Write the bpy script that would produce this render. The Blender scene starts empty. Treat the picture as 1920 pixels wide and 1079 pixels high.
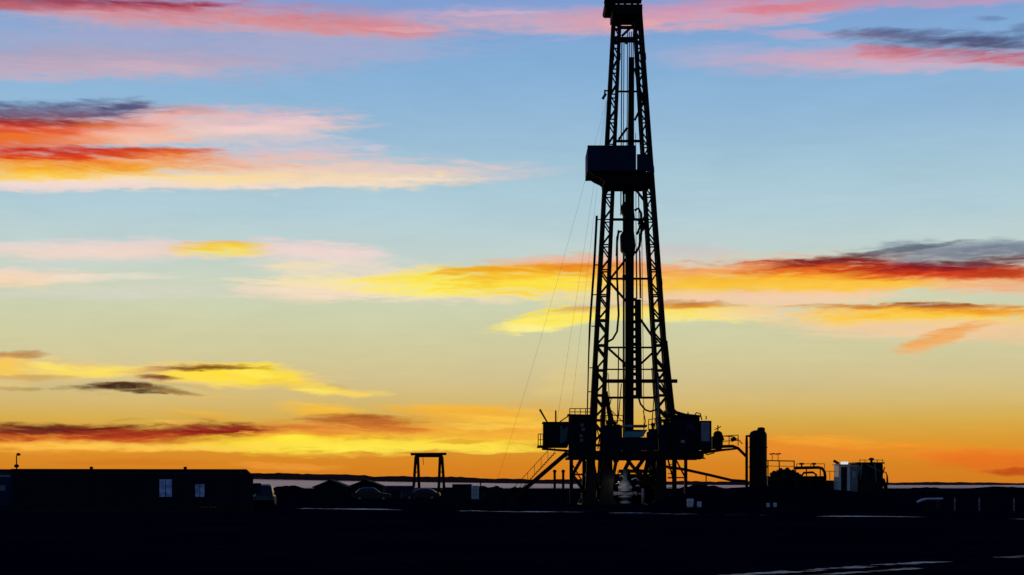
import bpy, math, random
from mathutils import Vector, Matrix
random.seed(7)
R = math.radians
scene = bpy.context.scene
COL = scene.collection
F = 3065.0          # focal length in photo pixels (1920 wide)
HZ = 912.0          # row of the true horizon in the photo
EYE = 1.7           # height of the eye above the ground

def W(px, py, D):   # photo pixel at a distance -> point in the place
    return Vector(((px - 960.0) / F * D, D, EYE + (HZ - py) / F * D))
def G(px, py):      # photo pixel lying on the flat ground -> point
    D = EYE * F / (py - HZ)
    return Vector(((px - 960.0) / F * D, D, 0.0))
def lin(c):
    o = []
    for v in c:
        v /= 255.0
        o.append(v / 12.92 if v <= 0.04045 else ((v + 0.055) / 1.055) ** 2.4)
    return (o[0], o[1], o[2], 1.0)

# ------------------------------------------------------------------ objects
def props(o, label=None, cat=None, group=None, kind=None):
    if label: o['label'] = label
    if cat: o['category'] = cat
    if group: o['group'] = group
    if kind: o['kind'] = kind
    return o
def thing(name, loc, label, cat, group=None):
    o = bpy.data.objects.new(name, None)
    o.empty_display_size = 0.3
    COL.objects.link(o)
    o.location = loc
    return props(o, label, cat, group)
def root_of(o):
    while o.parent: o = o.parent
    return o
def copy_tree(o, parent=None):
    c = o.copy(); COL.objects.link(c)
    if parent is not None: c.parent = parent
    for ch in [x for x in bpy.data.objects if x.parent == o]:
        copy_tree(ch, c)
    return c

class MB:
    """collects shapes in place coordinates, becomes ONE mesh object"""
    def __init__(s): s.v = []; s.f = []; s.sm = []
    def add(s, vs, fs, smooth=False):
        n = len(s.v); s.v += [Vector(p) for p in vs]
        s.f += [tuple(i + n for i in f) for f in fs]; s.sm += [smooth] * len(fs)
        return s
    def box(s, x0, x1, y0, y1, z0, z1):
        vs = [(x0,y0,z0),(x1,y0,z0),(x1,y1,z0),(x0,y1,z0),(x0,y0,z1),(x1,y0,z1),(x1,y1,z1),(x0,y1,z1)]
        return s.add(vs, [(0,3,2,1),(4,5,6,7),(0,1,5,4),(1,2,6,5),(2,3,7,6),(3,0,4,7)])
    def bbox(s, x0, x1, y0, y1, z0, z1, b=0.03):
        """box with chamfered edges all round"""
        if x0 > x1: x0, x1 = x1, x0
        b = min(b, (x1-x0)*.3, (y1-y0)*.3, (z1-z0)*.3)
        c = Vector(((x0+x1)/2,(y0+y1)/2,(z0+z1)/2)); h = ((x1-x0)/2,(y1-y0)/2,(z1-z0)/2)
        vs = []; idx = {}
        for sx in (-1,1):
            for sy in (-1,1):
                for sz in (-1,1):
                    for a in range(3):
                        sg = (sx,sy,sz)
                        p = [sg[k]*(h[k] - (0 if k == a else b)) for k in range(3)]
                        idx[(sx,sy,sz,a)] = len(vs); vs.append(c + Vector(p))
        fs = []
        for a in range(3):
            u, w = [(1,2),(2,0),(0,1)][a]
            for sa in (-1,1):
                q = []
                for su, sw in ((-1,-1),(1,-1),(1,1),(-1,1)):
                    g = [0,0,0]; g[a] = sa; g[u] = su; g[w] = sw
                    q.append(idx[(g[0],g[1],g[2],a)])
                fs.append(tuple(q if sa > 0 else q[::-1]))
            for su in (-1,1):           # edges running along a
                for sw in (-1,1):
                    def gi(sa, ax):
                        g = [0,0,0]; g[a] = sa; g[u] = su; g[w] = sw
                        return idx[(g[0],g[1],g[2],ax)]
                    q = [gi(-1,u), gi(1,u), gi(1,w), gi(-1,w)]
                    fs.append(tuple(q if su*sw < 0 else q[::-1]))
        for sx in (-1,1):
            for sy in (-1,1):
                for sz in (-1,1):
                    q = [idx[(sx,sy,sz,k)] for k in range(3)]
                    fs.append(tuple(q if sx*sy*sz > 0 else q[::-1]))
        return s.add(vs, fs)
    def beam(s, a, b, w, d=None, w2=None):
        """square bar from a to b: w across the view, d along it"""
        a, b = Vector(a), Vector(b); d = d or w; k = (w2 or w) / w
        ax = (b - a).normalized()
        ref = Vector((0,1,0)) if abs(ax.y) < .9 else Vector((1,0,0))
        u = ax.cross(ref).normalized(); v = ax.cross(u).normalized()
        vs = []
        for p, q in ((a,1.0),(b,k)):
            for su, sv in ((-1,-1),(1,-1),(1,1),(-1,1)):
                vs.append(p + u*su*w*q/2 + v*sv*d*q/2)
        return s.add(vs, [(3,2,1,0),(4,5,6,7),(0,1,5,4),(1,2,6,5),(2,3,7,6),(3,0,4,7)])
    def tube(s, pts, r, n=8, caps=True):
        pts = [Vector(p) for p in pts]; rings = []
        rr = r if isinstance(r, (list, tuple)) else [r]*len(pts)
        vs = []; fs = []
        up = None
        for i, p in enumerate(pts):
            t = (pts[min(i+1,len(pts)-1)] - pts[max(i-1,0)]).normalized()
            if up is None:
                up = Vector((0,0,1)) if abs(t.z) < .9 else Vector((1,0,0))
            u = t.cross(up).normalized(); w = u.cross(t).normalized(); up = w
            for k in range(n):
                an = 2*math.pi*k/n
                vs.append(p + (u*math.cos(an) + w*math.sin(an))*rr[i])
        for i in range(len(pts)-1):
            for k in range(n):
                a = i*n+k; b = i*n+(k+1)%n
                fs.append((a, b, b+n, a+n))
        if caps:
            fs.append(tuple(range(n))[::-1]); fs.append(tuple(range((len(pts)-1)*n, len(pts)*n)))
        return s.add(vs, fs, True)
    def lathe(s, c, prof, n=24):
        c = Vector(c); vs = []; fs = []
        for r, z in prof:
            for k in range(n):
                an = 2*math.pi*k/n
                vs.append(c + Vector((r*math.cos(an), r*math.sin(an), z)))
        for i in range(len(prof)-1):
            for k in range(n):
                a = i*n+k; b = i*n+(k+1)%n
                fs.append((a, b, b+n, a+n))
        fs.append(tuple(range(n))[::-1]); fs.append(tuple(range((len(prof)-1)*n, len(prof)*n)))
        return s.add(vs, fs, True)
    def prism(s, poly, y0, y1, axis='y'):
        """polygon (x,z) extruded from y0 to y1"""
        n = len(poly); vs = []
        for y in (y0, y1):
            for a, b in poly:
                vs.append((a, y, b) if axis == 'y' else (y, a, b))
        fs = [tuple(range(n))[::-1], tuple(range(n, 2*n))]
        for k in range(n):
            fs.append((k, (k+1) % n, (k+1) % n + n, k + n))
        return s.add(vs, fs)
    def sphere(s, c, r, n=12, m=7, sc=(1,1,1)):
        c = Vector(c); vs = [c + Vector((0,0,-r*sc[2]))]; fs = []
        for j in range(1, m):
            ph = -math.pi/2 + math.pi*j/m
            for k in range(n):
                an = 2*math.pi*k/n
                vs.append(c + Vector((r*sc[0]*math.cos(ph)*math.cos(an), r*sc[1]*math.cos(ph)*math.sin(an), r*sc[2]*math.sin(ph))))
        vs.append(c + Vector((0,0,r*sc[2]))); L = len(vs)-1
        for k in range(n): fs.append((0, 1+(k+1)%n, 1+k))
        for j in range(m-2):
            for k in range(n):
                a = 1+j*n+k; b = 1+j*n+(k+1)%n
                fs.append((a, b, b+n, a+n))
        for k in range(n): fs.append((L, 1+(m-2)*n+k, 1+(m-2)*n+(k+1)%n))
        return s.add(vs, fs, True)
    def build(s, name, mat, parent=None):
        me = bpy.data.meshes.new(name)
        off = root_of(parent).location if parent else Vector((0,0,0))
        me.from_pydata([tuple(p - off) for p in s.v], [], s.f)
        me.polygons.foreach_set('use_smooth', s.sm)
        me.materials.append(mat)
        import bmesh
        bm = bmesh.new(); bm.from_mesh(me)
        bmesh.ops.recalc_face_normals(bm, faces=bm.faces)
        bm.to_mesh(me); bm.free(); me.update()
        o = bpy.data.objects.new(name, me); COL.objects.link(o)
        if parent: o.parent = parent
        return o

# ------------------------------------------------------------------ materials
def material(name, base, rough=.6, metal=0.0, spec=.3, var=.35, scale=1.5, second=None, bump=0.0, stretch=(1,1,1), coat=0.0):
    m = bpy.data.materials.new(name); m.use_nodes = True
    nt = m.node_tree; b = nt.nodes['Principled BSDF']
    tc = nt.nodes.new('ShaderNodeTexCoord'); mp = nt.nodes.new('ShaderNodeMapping')
    mp.inputs['Scale'].default_value = stretch
    nt.links.new(tc.outputs['Object'], mp.inputs[0])
    nz = nt.nodes.new('ShaderNodeTexNoise'); nz.inputs['Scale'].default_value = scale
    nz.inputs['Detail'].default_value = 6; nz.inputs['Roughness'].default_value = .65
    nt.links.new(mp.outputs[0], nz.inputs['Vector'])
    rp = nt.nodes.new('ShaderNodeValToRGB')
    rp.color_ramp.elements[0].position = .3; rp.color_ramp.elements[1].position = .7
    c1 = tuple(v*(1-var) for v in base[:3]) + (1,)
    c2 = (tuple(second[:3]) if second else tuple(min(1, v*(1+var)) for v in base[:3])) + (1,)
    rp.color_ramp.elements[0].color = c1; rp.color_ramp.elements[1].color = c2
    nt.links.new(nz.outputs['Fac'], rp.inputs['Fac']); nt.links.new(rp.outputs[0], b.inputs['Base Color'])
    b.inputs['Roughness'].default_value = rough; b.inputs['Metallic'].default_value = metal
    b.inputs['Specular IOR Level'].default_value = spec
    if coat: b.inputs['Coat Weight'].default_value = coat; b.inputs['Coat Roughness'].default_value = .08
    if bump:
        bp = nt.nodes.new('ShaderNodeBump'); bp.inputs['Strength'].default_value = bump; bp.inputs['Distance'].default_value = .03
        nt.links.new(nz.outputs['Fac'], bp.inputs['Height']); nt.links.new(bp.outputs[0], b.inputs['Normal'])
    return m
def glow_material(name, col, strength):
    m = bpy.data.materials.new(name); m.use_nodes = True
    b = m.node_tree.nodes['Principled BSDF']
    b.inputs['Base Color'].default_value = (.03,.03,.03,1); b.inputs['Roughness'].default_value = .35
    b.inputs['Emission Color'].default_value = col; b.inputs['Emission Strength'].default_value = strength
    return m
M = dict(
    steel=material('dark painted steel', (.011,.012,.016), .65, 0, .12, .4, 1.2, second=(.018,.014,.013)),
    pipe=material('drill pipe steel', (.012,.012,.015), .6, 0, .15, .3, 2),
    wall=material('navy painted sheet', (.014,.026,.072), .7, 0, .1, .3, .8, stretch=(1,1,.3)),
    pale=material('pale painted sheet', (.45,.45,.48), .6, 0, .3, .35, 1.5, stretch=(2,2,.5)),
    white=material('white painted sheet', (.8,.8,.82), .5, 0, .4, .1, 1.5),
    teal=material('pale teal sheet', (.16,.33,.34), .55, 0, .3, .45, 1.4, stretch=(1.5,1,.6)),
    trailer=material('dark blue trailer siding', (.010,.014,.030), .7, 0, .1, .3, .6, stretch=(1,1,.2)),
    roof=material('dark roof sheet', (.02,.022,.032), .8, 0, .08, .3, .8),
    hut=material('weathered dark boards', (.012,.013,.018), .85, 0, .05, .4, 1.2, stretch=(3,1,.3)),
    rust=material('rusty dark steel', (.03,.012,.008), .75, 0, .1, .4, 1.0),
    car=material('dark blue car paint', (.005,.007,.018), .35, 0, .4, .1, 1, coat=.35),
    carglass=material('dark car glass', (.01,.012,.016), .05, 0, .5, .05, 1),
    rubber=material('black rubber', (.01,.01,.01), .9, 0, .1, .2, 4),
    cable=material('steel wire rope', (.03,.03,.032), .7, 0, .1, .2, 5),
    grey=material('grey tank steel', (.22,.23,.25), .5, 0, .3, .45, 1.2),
    lamp=glow_material('lit floodlight lens', (1,.97,.92,1), 4.0),
    glow_strip=glow_material('pale strip with added glow', (.95,.97,1,1), .75),  # emission stands in for sky reflected off pale metal
    pane=glow_material('dim blue emissive window pane', lin((48,72,124)), .48),  # weak blue emission put into the panes
)

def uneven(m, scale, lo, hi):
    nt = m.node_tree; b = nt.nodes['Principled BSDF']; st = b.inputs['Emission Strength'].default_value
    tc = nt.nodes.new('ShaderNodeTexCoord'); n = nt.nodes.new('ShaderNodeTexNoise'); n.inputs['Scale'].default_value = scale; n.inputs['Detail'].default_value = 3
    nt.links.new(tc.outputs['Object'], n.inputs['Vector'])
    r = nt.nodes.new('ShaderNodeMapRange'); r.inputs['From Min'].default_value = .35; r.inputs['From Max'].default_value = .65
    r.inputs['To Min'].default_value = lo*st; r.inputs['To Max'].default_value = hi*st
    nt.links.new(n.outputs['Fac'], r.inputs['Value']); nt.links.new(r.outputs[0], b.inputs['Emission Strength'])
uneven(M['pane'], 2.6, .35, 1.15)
# ------------------------------------------------------------------ the setting
def soil_material():
    m = bpy.data.materials.new('dark dusk soil'); m.use_nodes = True
    nt = m.node_tree; b = nt.nodes['Principled BSDF']
    tc = nt.nodes.new('ShaderNodeTexCoord')
    n1 = nt.nodes.new('ShaderNodeTexNoise'); n1.inputs['Scale'].default_value = .12; n1.inputs['Detail'].default_value = 9; n1.inputs['Roughness'].default_value = .7
    nt.links.new(tc.outputs['Object'], n1.inputs['Vector'])
    rp = nt.nodes.new('ShaderNodeValToRGB')
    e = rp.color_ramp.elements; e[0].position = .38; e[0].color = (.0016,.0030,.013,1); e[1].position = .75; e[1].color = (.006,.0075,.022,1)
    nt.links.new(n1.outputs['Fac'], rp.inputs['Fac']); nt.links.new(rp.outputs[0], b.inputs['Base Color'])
    b.inputs['Roughness'].default_value = 1; b.inputs['Specular IOR Level'].default_value = 0
    return m
def ground():
    mb = MB()
    ys = [-60,-20,-5,0,5,10,16,22,28,34,40,48,56,66,78,92,110,130,155,190,240,320,450,700,1200,2500,5000,9000,14000]
    xs = [-9000,-4000,-1500,-600,-300,-160,-90,-60,-44,-34,-26,-20,-14,-9,-4,0,4,9,14,20,26,34,44,60,90,160,300,600,1500,4000,9000]
    rnd = random.Random(3); vs = []
    for y in ys:
        for x in xs:
            z = 0 if not (8 < y < 75 and abs(x) < 70) else rnd.uniform(-.06, 0)
            vs.append((x, y, z))
    nx = len(xs)
    fs = [(j*nx+i, j*nx+i+1, (j+1)*nx+i+1, (j+1)*nx+i) for j in range(len(ys)-1) for i in range(nx-1)]
    mb.add(vs, fs)
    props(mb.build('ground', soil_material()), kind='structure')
ground()

def strip_material(name, pale, scale, lo, hi):
    m = bpy.data.materials.new(name); m.use_nodes = True
    nt = m.node_tree; b = nt.nodes['Principled BSDF']
    tc = nt.nodes.new('ShaderNodeTexCoord'); mp = nt.nodes.new('ShaderNodeMapping'); mp.inputs['Scale'].default_value = scale
    nt.links.new(tc.outputs['Object'], mp.inputs[0])
    n1 = nt.nodes.new('ShaderNodeTexNoise'); n1.inputs['Scale'].default_value = 1; n1.inputs['Detail'].default_value = 7; n1.inputs['Roughness'].default_value = .65
    nt.links.new(mp.outputs[0], n1.inputs['Vector'])
    rp = nt.nodes.new('ShaderNodeValToRGB'); e = rp.color_ramp.elements
    e[0].position = lo; e[0].color = (.003,.0035,.007,1); e[1].position = hi; e[1].color = pale
    nt.links.new(n1.outputs['Fac'], rp.inputs['Fac']); nt.links.new(rp.outputs[0], b.inputs['Base Color'])
    b.inputs['Roughness'].default_value = .5
    sp = nt.nodes.new('ShaderNodeMath'); sp.operation = 'MULTIPLY'; sp.inputs[1].default_value = .7
    rs = nt.nodes.new('ShaderNodeMapRange'); rs.inputs['From Min'].default_value = lo; rs.inputs['From Max'].default_value = hi
    nt.links.new(n1.outputs['Fac'], rs.inputs['Value']); nt.links.new(rs.outputs[0], sp.inputs[0]); nt.links.new(sp.outputs[0], b.inputs['Specular IOR Level'])
    return m
def strip(name, a, b, width, mat, z, seed, n=60):
    """a flat track on the ground from a to b with a ragged edge"""
    rnd = random.Random(seed); a, b = Vector(a), Vector(b); d = (b - a); side = Vector((-d.y, d.x, 0)).normalized()
    vs = []; off = 0
    for i in range(n+1):
        p = a + d*(i/n)
        w1 = width*.5*rnd.uniform(.55, 1.15); w2 = width*.5*rnd.uniform(.55, 1.15)
        vs += [p - side*w1 + Vector((0,0,z)), p + side*w2 + Vector((0,0,z))]
    fs = [(2*i, 2*i+2, 2*i+3, 2*i+1) for i in range(n)]
    return props(MB().add(vs, fs).build(name, mat), kind='structure')
road_mat = strip_material('pale broken gravel', (.8,.79,.82,1), (.13,.10,1), .50, .68)
track_mat = strip_material('pale track ruts', (.60,.60,.64,1), (.55,.6,1), .46, .66)
strip('gravel_road', G(-60,944.5), G(1990,974.8), 3.6, road_mat, .012, 5)
strip('dirt_track', G(1330,1083.5), G(1800,1051.5), .62, track_mat, .012, 6)
strip('dirt_track', G(1440,1086), G(1720,1066.5), .40, track_mat, .012, 8)
strip('dirt_track', G(1885,1047), G(2050,1038), .75, track_mat, .012, 9)

def hills():
    rnd = random.Random(11); D = 6000
    keys = [(-900,893),(-200,889),(300,886),(480,888),(600,889),(685,890),(700,893),(800,894),(960,898),(1200,901),(1400,904),(1600,905.5),(1750,905),(1800,904),(1920,906),(2300,905),(2900,902)]
    top = []; px = -900
    while px <= 2900:
        for (a,b),(c,d) in zip(keys, keys[1:]):
            if a <= px <= c: y = b + (d-b)*(px-a)/(c-a); break
        top.append((px, y + rnd.uniform(-.7,.7) + .6*math.sin(px*.021) + .5*math.sin(px*.057)))
        px += 9
    vs = []; rows = [(0,1.0),(-500,.55),(-1100,.2),(-1800,-.05)]
    for dy, k in rows:
        for px, y in top:
            p = W(px, y, D); vs.append((p.x, D+dy, p.z*k if k > 0 else -4))
    n = len(top); vs += [(W(px,y,D).x, D+1500, -4) for px, y in top]
    fs = [(j*n+i, (j+1)*n+i, (j+1)*n+i+1, j*n+i+1) for j in range(3) for i in range(n-1)]
    fs += [(4*n+i, i, i+1, 4*n+i+1) for i in range(n-1)]
    m = material('far brown hills', (.09,.032,.03), 1, 0, 0, .3, .004)
    props(MB().add(vs, fs).build('hills', m), kind='structure')
hills()

def mist():
    """a low bank of pale mist lying on the far plain, deeper to the left"""
    mb = MB(); vs = []; xs = list(range(-2600, 2700, 100)); rnd = random.Random(2)
    y0, y1 = 1150, 3600
    for x in xs:
        t = min(1, max(0, (x + 900) / 1500.0)); h = 4.2 + 23*(1-t)**2 + rnd.uniform(-.3,.3)
        vs += [(x, y0, -2), (x, y1, -2), (x, y1, h), (x, y0 + 500, h*.38), (x, y0, .6)]
    fs = []; n = len(xs)
    for i in range(n-1):
        for k in range(5):
            a = i*5+k; b = i*5+(k+1) % 5
            fs.append((a, b, b+5, a+5))
    fs.append((4,3,2,1,0)); fs.append(tuple((n-1)*5+k for k in range(5)))
    mb.add(vs, fs)
    m = bpy.data.materials.new('pale mist'); m.use_nodes = True; nt = m.node_tree
    nt.nodes.remove(nt.nodes['Principled BSDF'])
    v = nt.nodes.new('ShaderNodeVolumePrincipled'); v.inputs['Color'].default_value = (.70,.66,.78,1)
    v.inputs['Density'].default_value = .0024; v.inputs['Anisotropy'].default_value = .72
    nt.links.new(v.outputs[0], nt.nodes['Material Output'].inputs['Volume'])
    props(mb.build('mist', m), kind='stuff')
mist()
MOUND = soil_material()
def mound(px0, px1, py, D, name='earth_mound', seed=1, depth=5):
    rnd = random.Random(seed); a = W(px0, py, D); b = W(px1, py, D); n = 22; m = 7; vs = []
    for j in range(m+1):
        v = j/m
        for i in range(n+1):
            u = i/n; h = (math.sin(math.pi*u)**.6)*(math.sin(math.pi*v))
            vs.append((a.x+(b.x-a.x)*u, D-depth/2+depth*v, -.05 + (a.z+.05)*h*rnd.uniform(.88,1.0)))
    fs = [(j*(n+1)+i, j*(n+1)+i+1, (j+1)*(n+1)+i+1, (j+1)*(n+1)+i) for j in range(m) for i in range(n)]
    return props(MB().add(vs, fs, True).build(name, MOUND), kind='structure')
mound(938, 1000, 911.5, 175, seed=4)
mound(560, 1010, 914, 240, seed=5, depth=12)
mound(486, 600, 909, 230, seed=17, depth=8)
mound(838, 950, 909.5, 245, seed=18, depth=8)
mound(1670, 1800, 912.5, 300, seed=19, depth=10)
mound(1760, 1990, 911.5, 340, seed=20, depth=10)
mound(1230, 1400, 907, 175, seed=9, depth=5)
mound(1425, 1590, 899, 158, seed=6, depth=5)
mound(1555, 1600, 893, 157, seed=12, depth=3)
mound(1215, 1700, 910, 144.6, seed=15, depth=3)

# ------------------------------------------------------------------ the rig
RB = W(1185, HZ, 151); RB.z = 0
rig = thing('drilling_rig', RB, 'tall black drilling rig with a lattice mast standing above a raised drill floor', 'drilling rig')
FLOOR = W(0, 846, 148).z
def mast_x(side, edge, py):      # photo columns of the mast legs
    if side < 0:
        o = 1149 + (py-30)*(1108-1149)/760.0; w = 17 + (py-30)*9.0/760
        return o if edge == 'outer' else o + w
    o = 1204 + (py-30)*(1259-1204)/760.0; w = 16 + (py-30)*10.0/760
    return o if edge == 'outer' else o - w
DF, DR = 149.4, 150.9
for side in (-1, 1):
    ch = MB(); la = MB()
    T, Bm = 12, 850
    pts = {}
    for key, D in (('f', DF), ('r', DR)):
        for edge in ('outer', 'inner'):
            sgn = side if edge == 'outer' else -side
            w = (.33, .42) if edge == 'outer' else (.24, .36)
            def P(py, edge=edge, D=D, sgn=sgn):
                p = W(mast_x(side, edge, py), py, DF)      # true rows are measured on the front face
                p.x -= sgn*.13; p.y = D
                return p
            pts[(key, edge)] = P
            ch.beam(P(Bm), P(T), w[1], .3, w2=w[0])
    y = 835.0; k = 0
    while y > 32:
        y2 = y - 23.5; lw = .11 + .09*max(0, (y-420)/420.0)
        for key in ('f', 'r'):
            a, b = ('outer','inner') if k % 2 == 0 else ('inner','outer')
            la.beam(pts[(key,a)](y), pts[(key,b)](y2), lw)
            if k % 2 == 0: la.beam(pts[(key,'outer')](y), pts[(key,'inner')](y), lw)
        for edge in ('outer', 'inner'):
            a, b = ('f','r') if k % 2 == 0 else ('r','f')
            la.beam(pts[(a,edge)](y), pts[(b,edge)](y2), lw*.8)
        if k % 9 == 4:      # splice plates where mast sections bolt together
            for key in ('f',):
                la.beam(pts[(key,'outer')](y+6), pts[(key,'outer')](y-6), .42, .36)
                la.beam(pts[(key,'inner')](y+6), pts[(key,'inner')](y-6), .34, .36)
        if y < 90:
            for q in (4, 12): la.beam(pts[('f','outer')](y-q), pts[('f','inner')](y-q), .22)
        y = y2; k += 1
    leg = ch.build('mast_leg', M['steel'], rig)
    la.build('lacing', M['steel'], leg)
def cross(py, w, x0=None, x1=None, D=DR, name='crossbeam'):
    a = W(x0 if x0 else mast_x(-1,'inner',py)-2, py, D); b = W(x1 if x1 else mast_x(1,'inner',py)+2, py, D)
    MB().beam(a, b, w, .2).build(name, M['steel'], rig)
for py, w in ((52,.28),(75,.5),(172,.14),(265,.22),(412,.22),(523,.18),(652,.16),(693,.12),(746,.2)): cross(py, w)
cross(715, .34, 1130, 1270, DF)
def brace(p, q, w=.2, D=DR): MB().beam(W(*p, D), W(*q, D), w).build('diagonal_brace', M['steel'], rig)
for p, q in (((1166,68),(1187,48)),((1190,128),(1206,192)),((1208,190),(1190,226)),((1160,262),(1176,240)),((1188,350),(1216,388)),
             ((1212,398),(1194,440)),((1142,526),(1174,486)),((1142,528),(1178,570)),((1200,598),(1232,644)),((1141,654),(1174,684)),((1230,656),(1198,686)),
             ((1138,748),(1150,792)),((1196,412),(1208,428))): brace(p, q)
# A-frame legs that carry the mast foot
def frame_leg(p, q, w, D0, D1):
    MB().beam(W(*p, D0), W(*q, D1), w).build('frame_leg', M['steel'], rig)
frame_leg((1246,640),(1268,846), .5, 151, 150); frame_leg((1136,735),(1152,846), .34, 150, 149)
frame_leg((1118,690),(1112,846), .5, 150, 149)
MB().tube([W(1258,765,150), W(1268,774,150), W(1285,779,150), W(1312,782,150)], .16).build('handling_pipe', M['steel'], rig)
# guide beam for the top drive: two rails with rungs
gb = MB()
gb.beam(W(1179,846,150.6), W(1184,108,150.6), .86, .4, w2=.5)
gb.build('guide_beam', M['steel'], rig)
gm = MB()
for px0, px1, w in ((1196,1196,.5),):
    gm.beam(W(1198,746,150.2), W(1196,562,150.2), .56, .4)
for i in range(14): gm.beam(W(1184,562+i*14,150.2), W(1194,562+i*14,150.2), .3, .2)
gm.build('pipe_handling_arm', M['steel'], rig)
arm_hose = MB().tube([W(1197,745,149.9), W(1201,758,149.9), W(1210,769,149.9), W(1219,772,149.9), W(1229,769,149.9), W(1236,758,149.9)], .085)
arm_hose.build('hose', M['rubber'], rig)
MB().tube([W(1160,432,149.6), W(1157,455,149.6), W(1157,520,149.6), W(1160,590,149.6), W(1157,622,149.6), W(1149,636,149.6), W(1140,641,149.6)], .095).build('hose', M['rubber'], rig)
# drilling line and ladders: thin verticals inside the mast
for a, b, r in (((1166,78),(1164,404),.055),((1170,78),(1168,404),.04),((1192,250),(1193,560),.03),((1197,330),(1200,560),.05),((1160,650),(1158,792),.06)):
    MB().tube([W(*a,150.5), W(*b,150.5)], r, 6).build('drilling_line', M['cable'], rig)
for a, b, r in (((1203,412),(1208,846),.03),((1193,470),(1194,560),.07),((1200,470),(1202,560),.05)):
    MB().tube([W(*a,150.5), W(*b,150.5)], r, 6).build('drilling_line', M['cable'], rig)
# standpipe on the left of the mast
sp = MB().tube([W(1119,405,149), W(1114,500,149), W(1106,610,149), W(1104,660,149), W(1103,700,149), W(1101,782,149)], [.11,.11,.10,.07,.06,.06])
for py in (412,497,553,612,690,735): sp.beam(W(1119-(py-405)*.047,py,149), W(mast_x(-1,'outer',py)+2,py,149.3), .09)
sp.build('standpipe', M['steel'], rig)
# crown
cr = MB(); L0, R0 = W(1148,27,149).x, W(1204,27,149).x; zc = W(0,27,149).z; zt = W(0,9,149).z
cr.bbox(L0, R0, 148.6, 152.4, zc-.05, zc+.8); cr.bbox(W(1133,0,149).x, L0+.3, 148.6, 152, zt-.42, zt+.12, .15)
cr.beam(W(1133,2,149), W(1203,2,149), .1, 1.5)
for x in (1160,1172,1185,1196): cr.beam(W(x,27,150), W(x,-22,150), .22)
crown = cr.build('crown_platform', M['steel'], rig)
rl = MB()
for px in range(1136, 1206, 11): rl.beam(W(px,6,148.3), W(px,-18,148.3), .07)
for py in (-6,-18): rl.beam(W(1134,py,148.3), W(1203,py,148.3), .07)
rl.build('railing', M['steel'], crown)
sh = MB()
for px in (1172,1180,1188): sh.add([(W(px,-26,150.5)+Vector((dx,.0,0))+Vector((0,.6*math.cos(a),.6*math.sin(a)))) for dx in (-.1,.1) for a in [2*math.pi*k/20 for k in range(20)]],
    [tuple(range(20)), tuple(range(20,40))[::-1]] + [(k,(k+1)%20,20+(k+1)%20,20+k) for k in range(20)])
sh.build('sheave', M['steel'], crown)
# monkey board with its wind walls
z1, z0, zb = W(0,275,147.6).z, W(0,318,147.6).z, W(0,345,148.4).z
xl, xr = W(1102,0,147.6).x, W(1212,0,147.6).x
mk = MB(); mk.box(xl, xr, 147.62, 152.6, z0-.12, z0)
mk.build('platform', M['steel'], rig).name = 'monkey_board'
monkey = [o for o in rig.children if o.name.startswith('monkey_board')][0]
def wall_panel(x0, x1, y0, y1, za, zb_, parent, mat, rib=.55, name='windwall'):
    w = MB(); w.box(x0, x1, y0, y1, za, zb_)
    n = max(1, int(abs(x1-x0)/rib))
    if x1-x0 > y1-y0:
        for i in range(n+1):
            x = x0+(x1-x0)*i/n; w.box(x-.03, x+.03, y0-.035, y0-.002, za+.02, zb_-.02)
        w.box(x0-.02, x1+.02, y0-.06, y1+.02, zb_+.002, zb_+.07)
    return w.build(name, mat, parent)
xm = W(1192,0,147.6).x
wall_panel(xl, xm, 147.5, 147.6, z0-.15, z1, monkey, M['wall'])
wall_panel(xm+.14, xr+.55, 147.7, 147.8, z0-.15, z1-.75, monkey, M['wall'])
wall_panel(xl, xl+.1, 147.62, 152.5, z0-.15, z1, monkey, M['wall'])
wall_panel(xr+.45, xr+.55, 147.82, 152.5, z0-.15, z1-.3, monkey, M['wall'])
fb = MB(); fb.prism([(W(1131,0,148.4).x, z0-.13), (W(1222,0,148.4).x, z0-.13), (W(1221,0,148.4).x, zb), (W(1133,0,148.4).x, zb)], 148.4, 152.3)
fb.build('fingerboard', M['steel'], monkey)
for y in (148.2, 149.4, 151.2):
    bk = MB(); bk.prism([(xl+.1, z0-.14), (W(1133,0,148).x, z0-.14), (W(1133,0,148).x, z0-1.0), (W(1127,0,148).x, z0-.78), (W(1117,0,148).x, z0-.55)], y-.06, y+.06); bk.build('bracket', M['steel'], monkey)
# floodlights on the mast
def floodlight(px, py, D, r, parent, lit=True):
    c = W(px, py, D); h = MB().lathe(c, [(r*.5,-r*1.2),(r*1.15,-r*.9),(r*1.25,.4*r),(r*.9,r),(r*.4,r*1.1)], 12)
    h.beam(c+Vector((0,.1,0)), c+Vector((0,.6,.1)), .07)
    o = h.build('floodlight', M['steel'], parent)
    MB().sphere(c+Vector((0,-r*.8,0)), r, 12, 7, (1,.7,1)).build('lens', M['lamp'] if lit else M['carglass'], o)
for px, py in ((1174,81),(1203,79)): floodlight(px, py, 149.0, .1, rig, False)
bkt = MB().beam(W(1146,170,149.2), W(1133,171,149.2), .12); bkt.beam(W(1134,169,149.2), W(1134,178,149.2), .14)
bkt.beam(W(1136,176,149.2), W(1130,186,149.2), .22); bkt.build('lamp_bracket', M['steel'], rig)
floodlight(1131, 184, 149.2, .1, rig, False)
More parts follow.
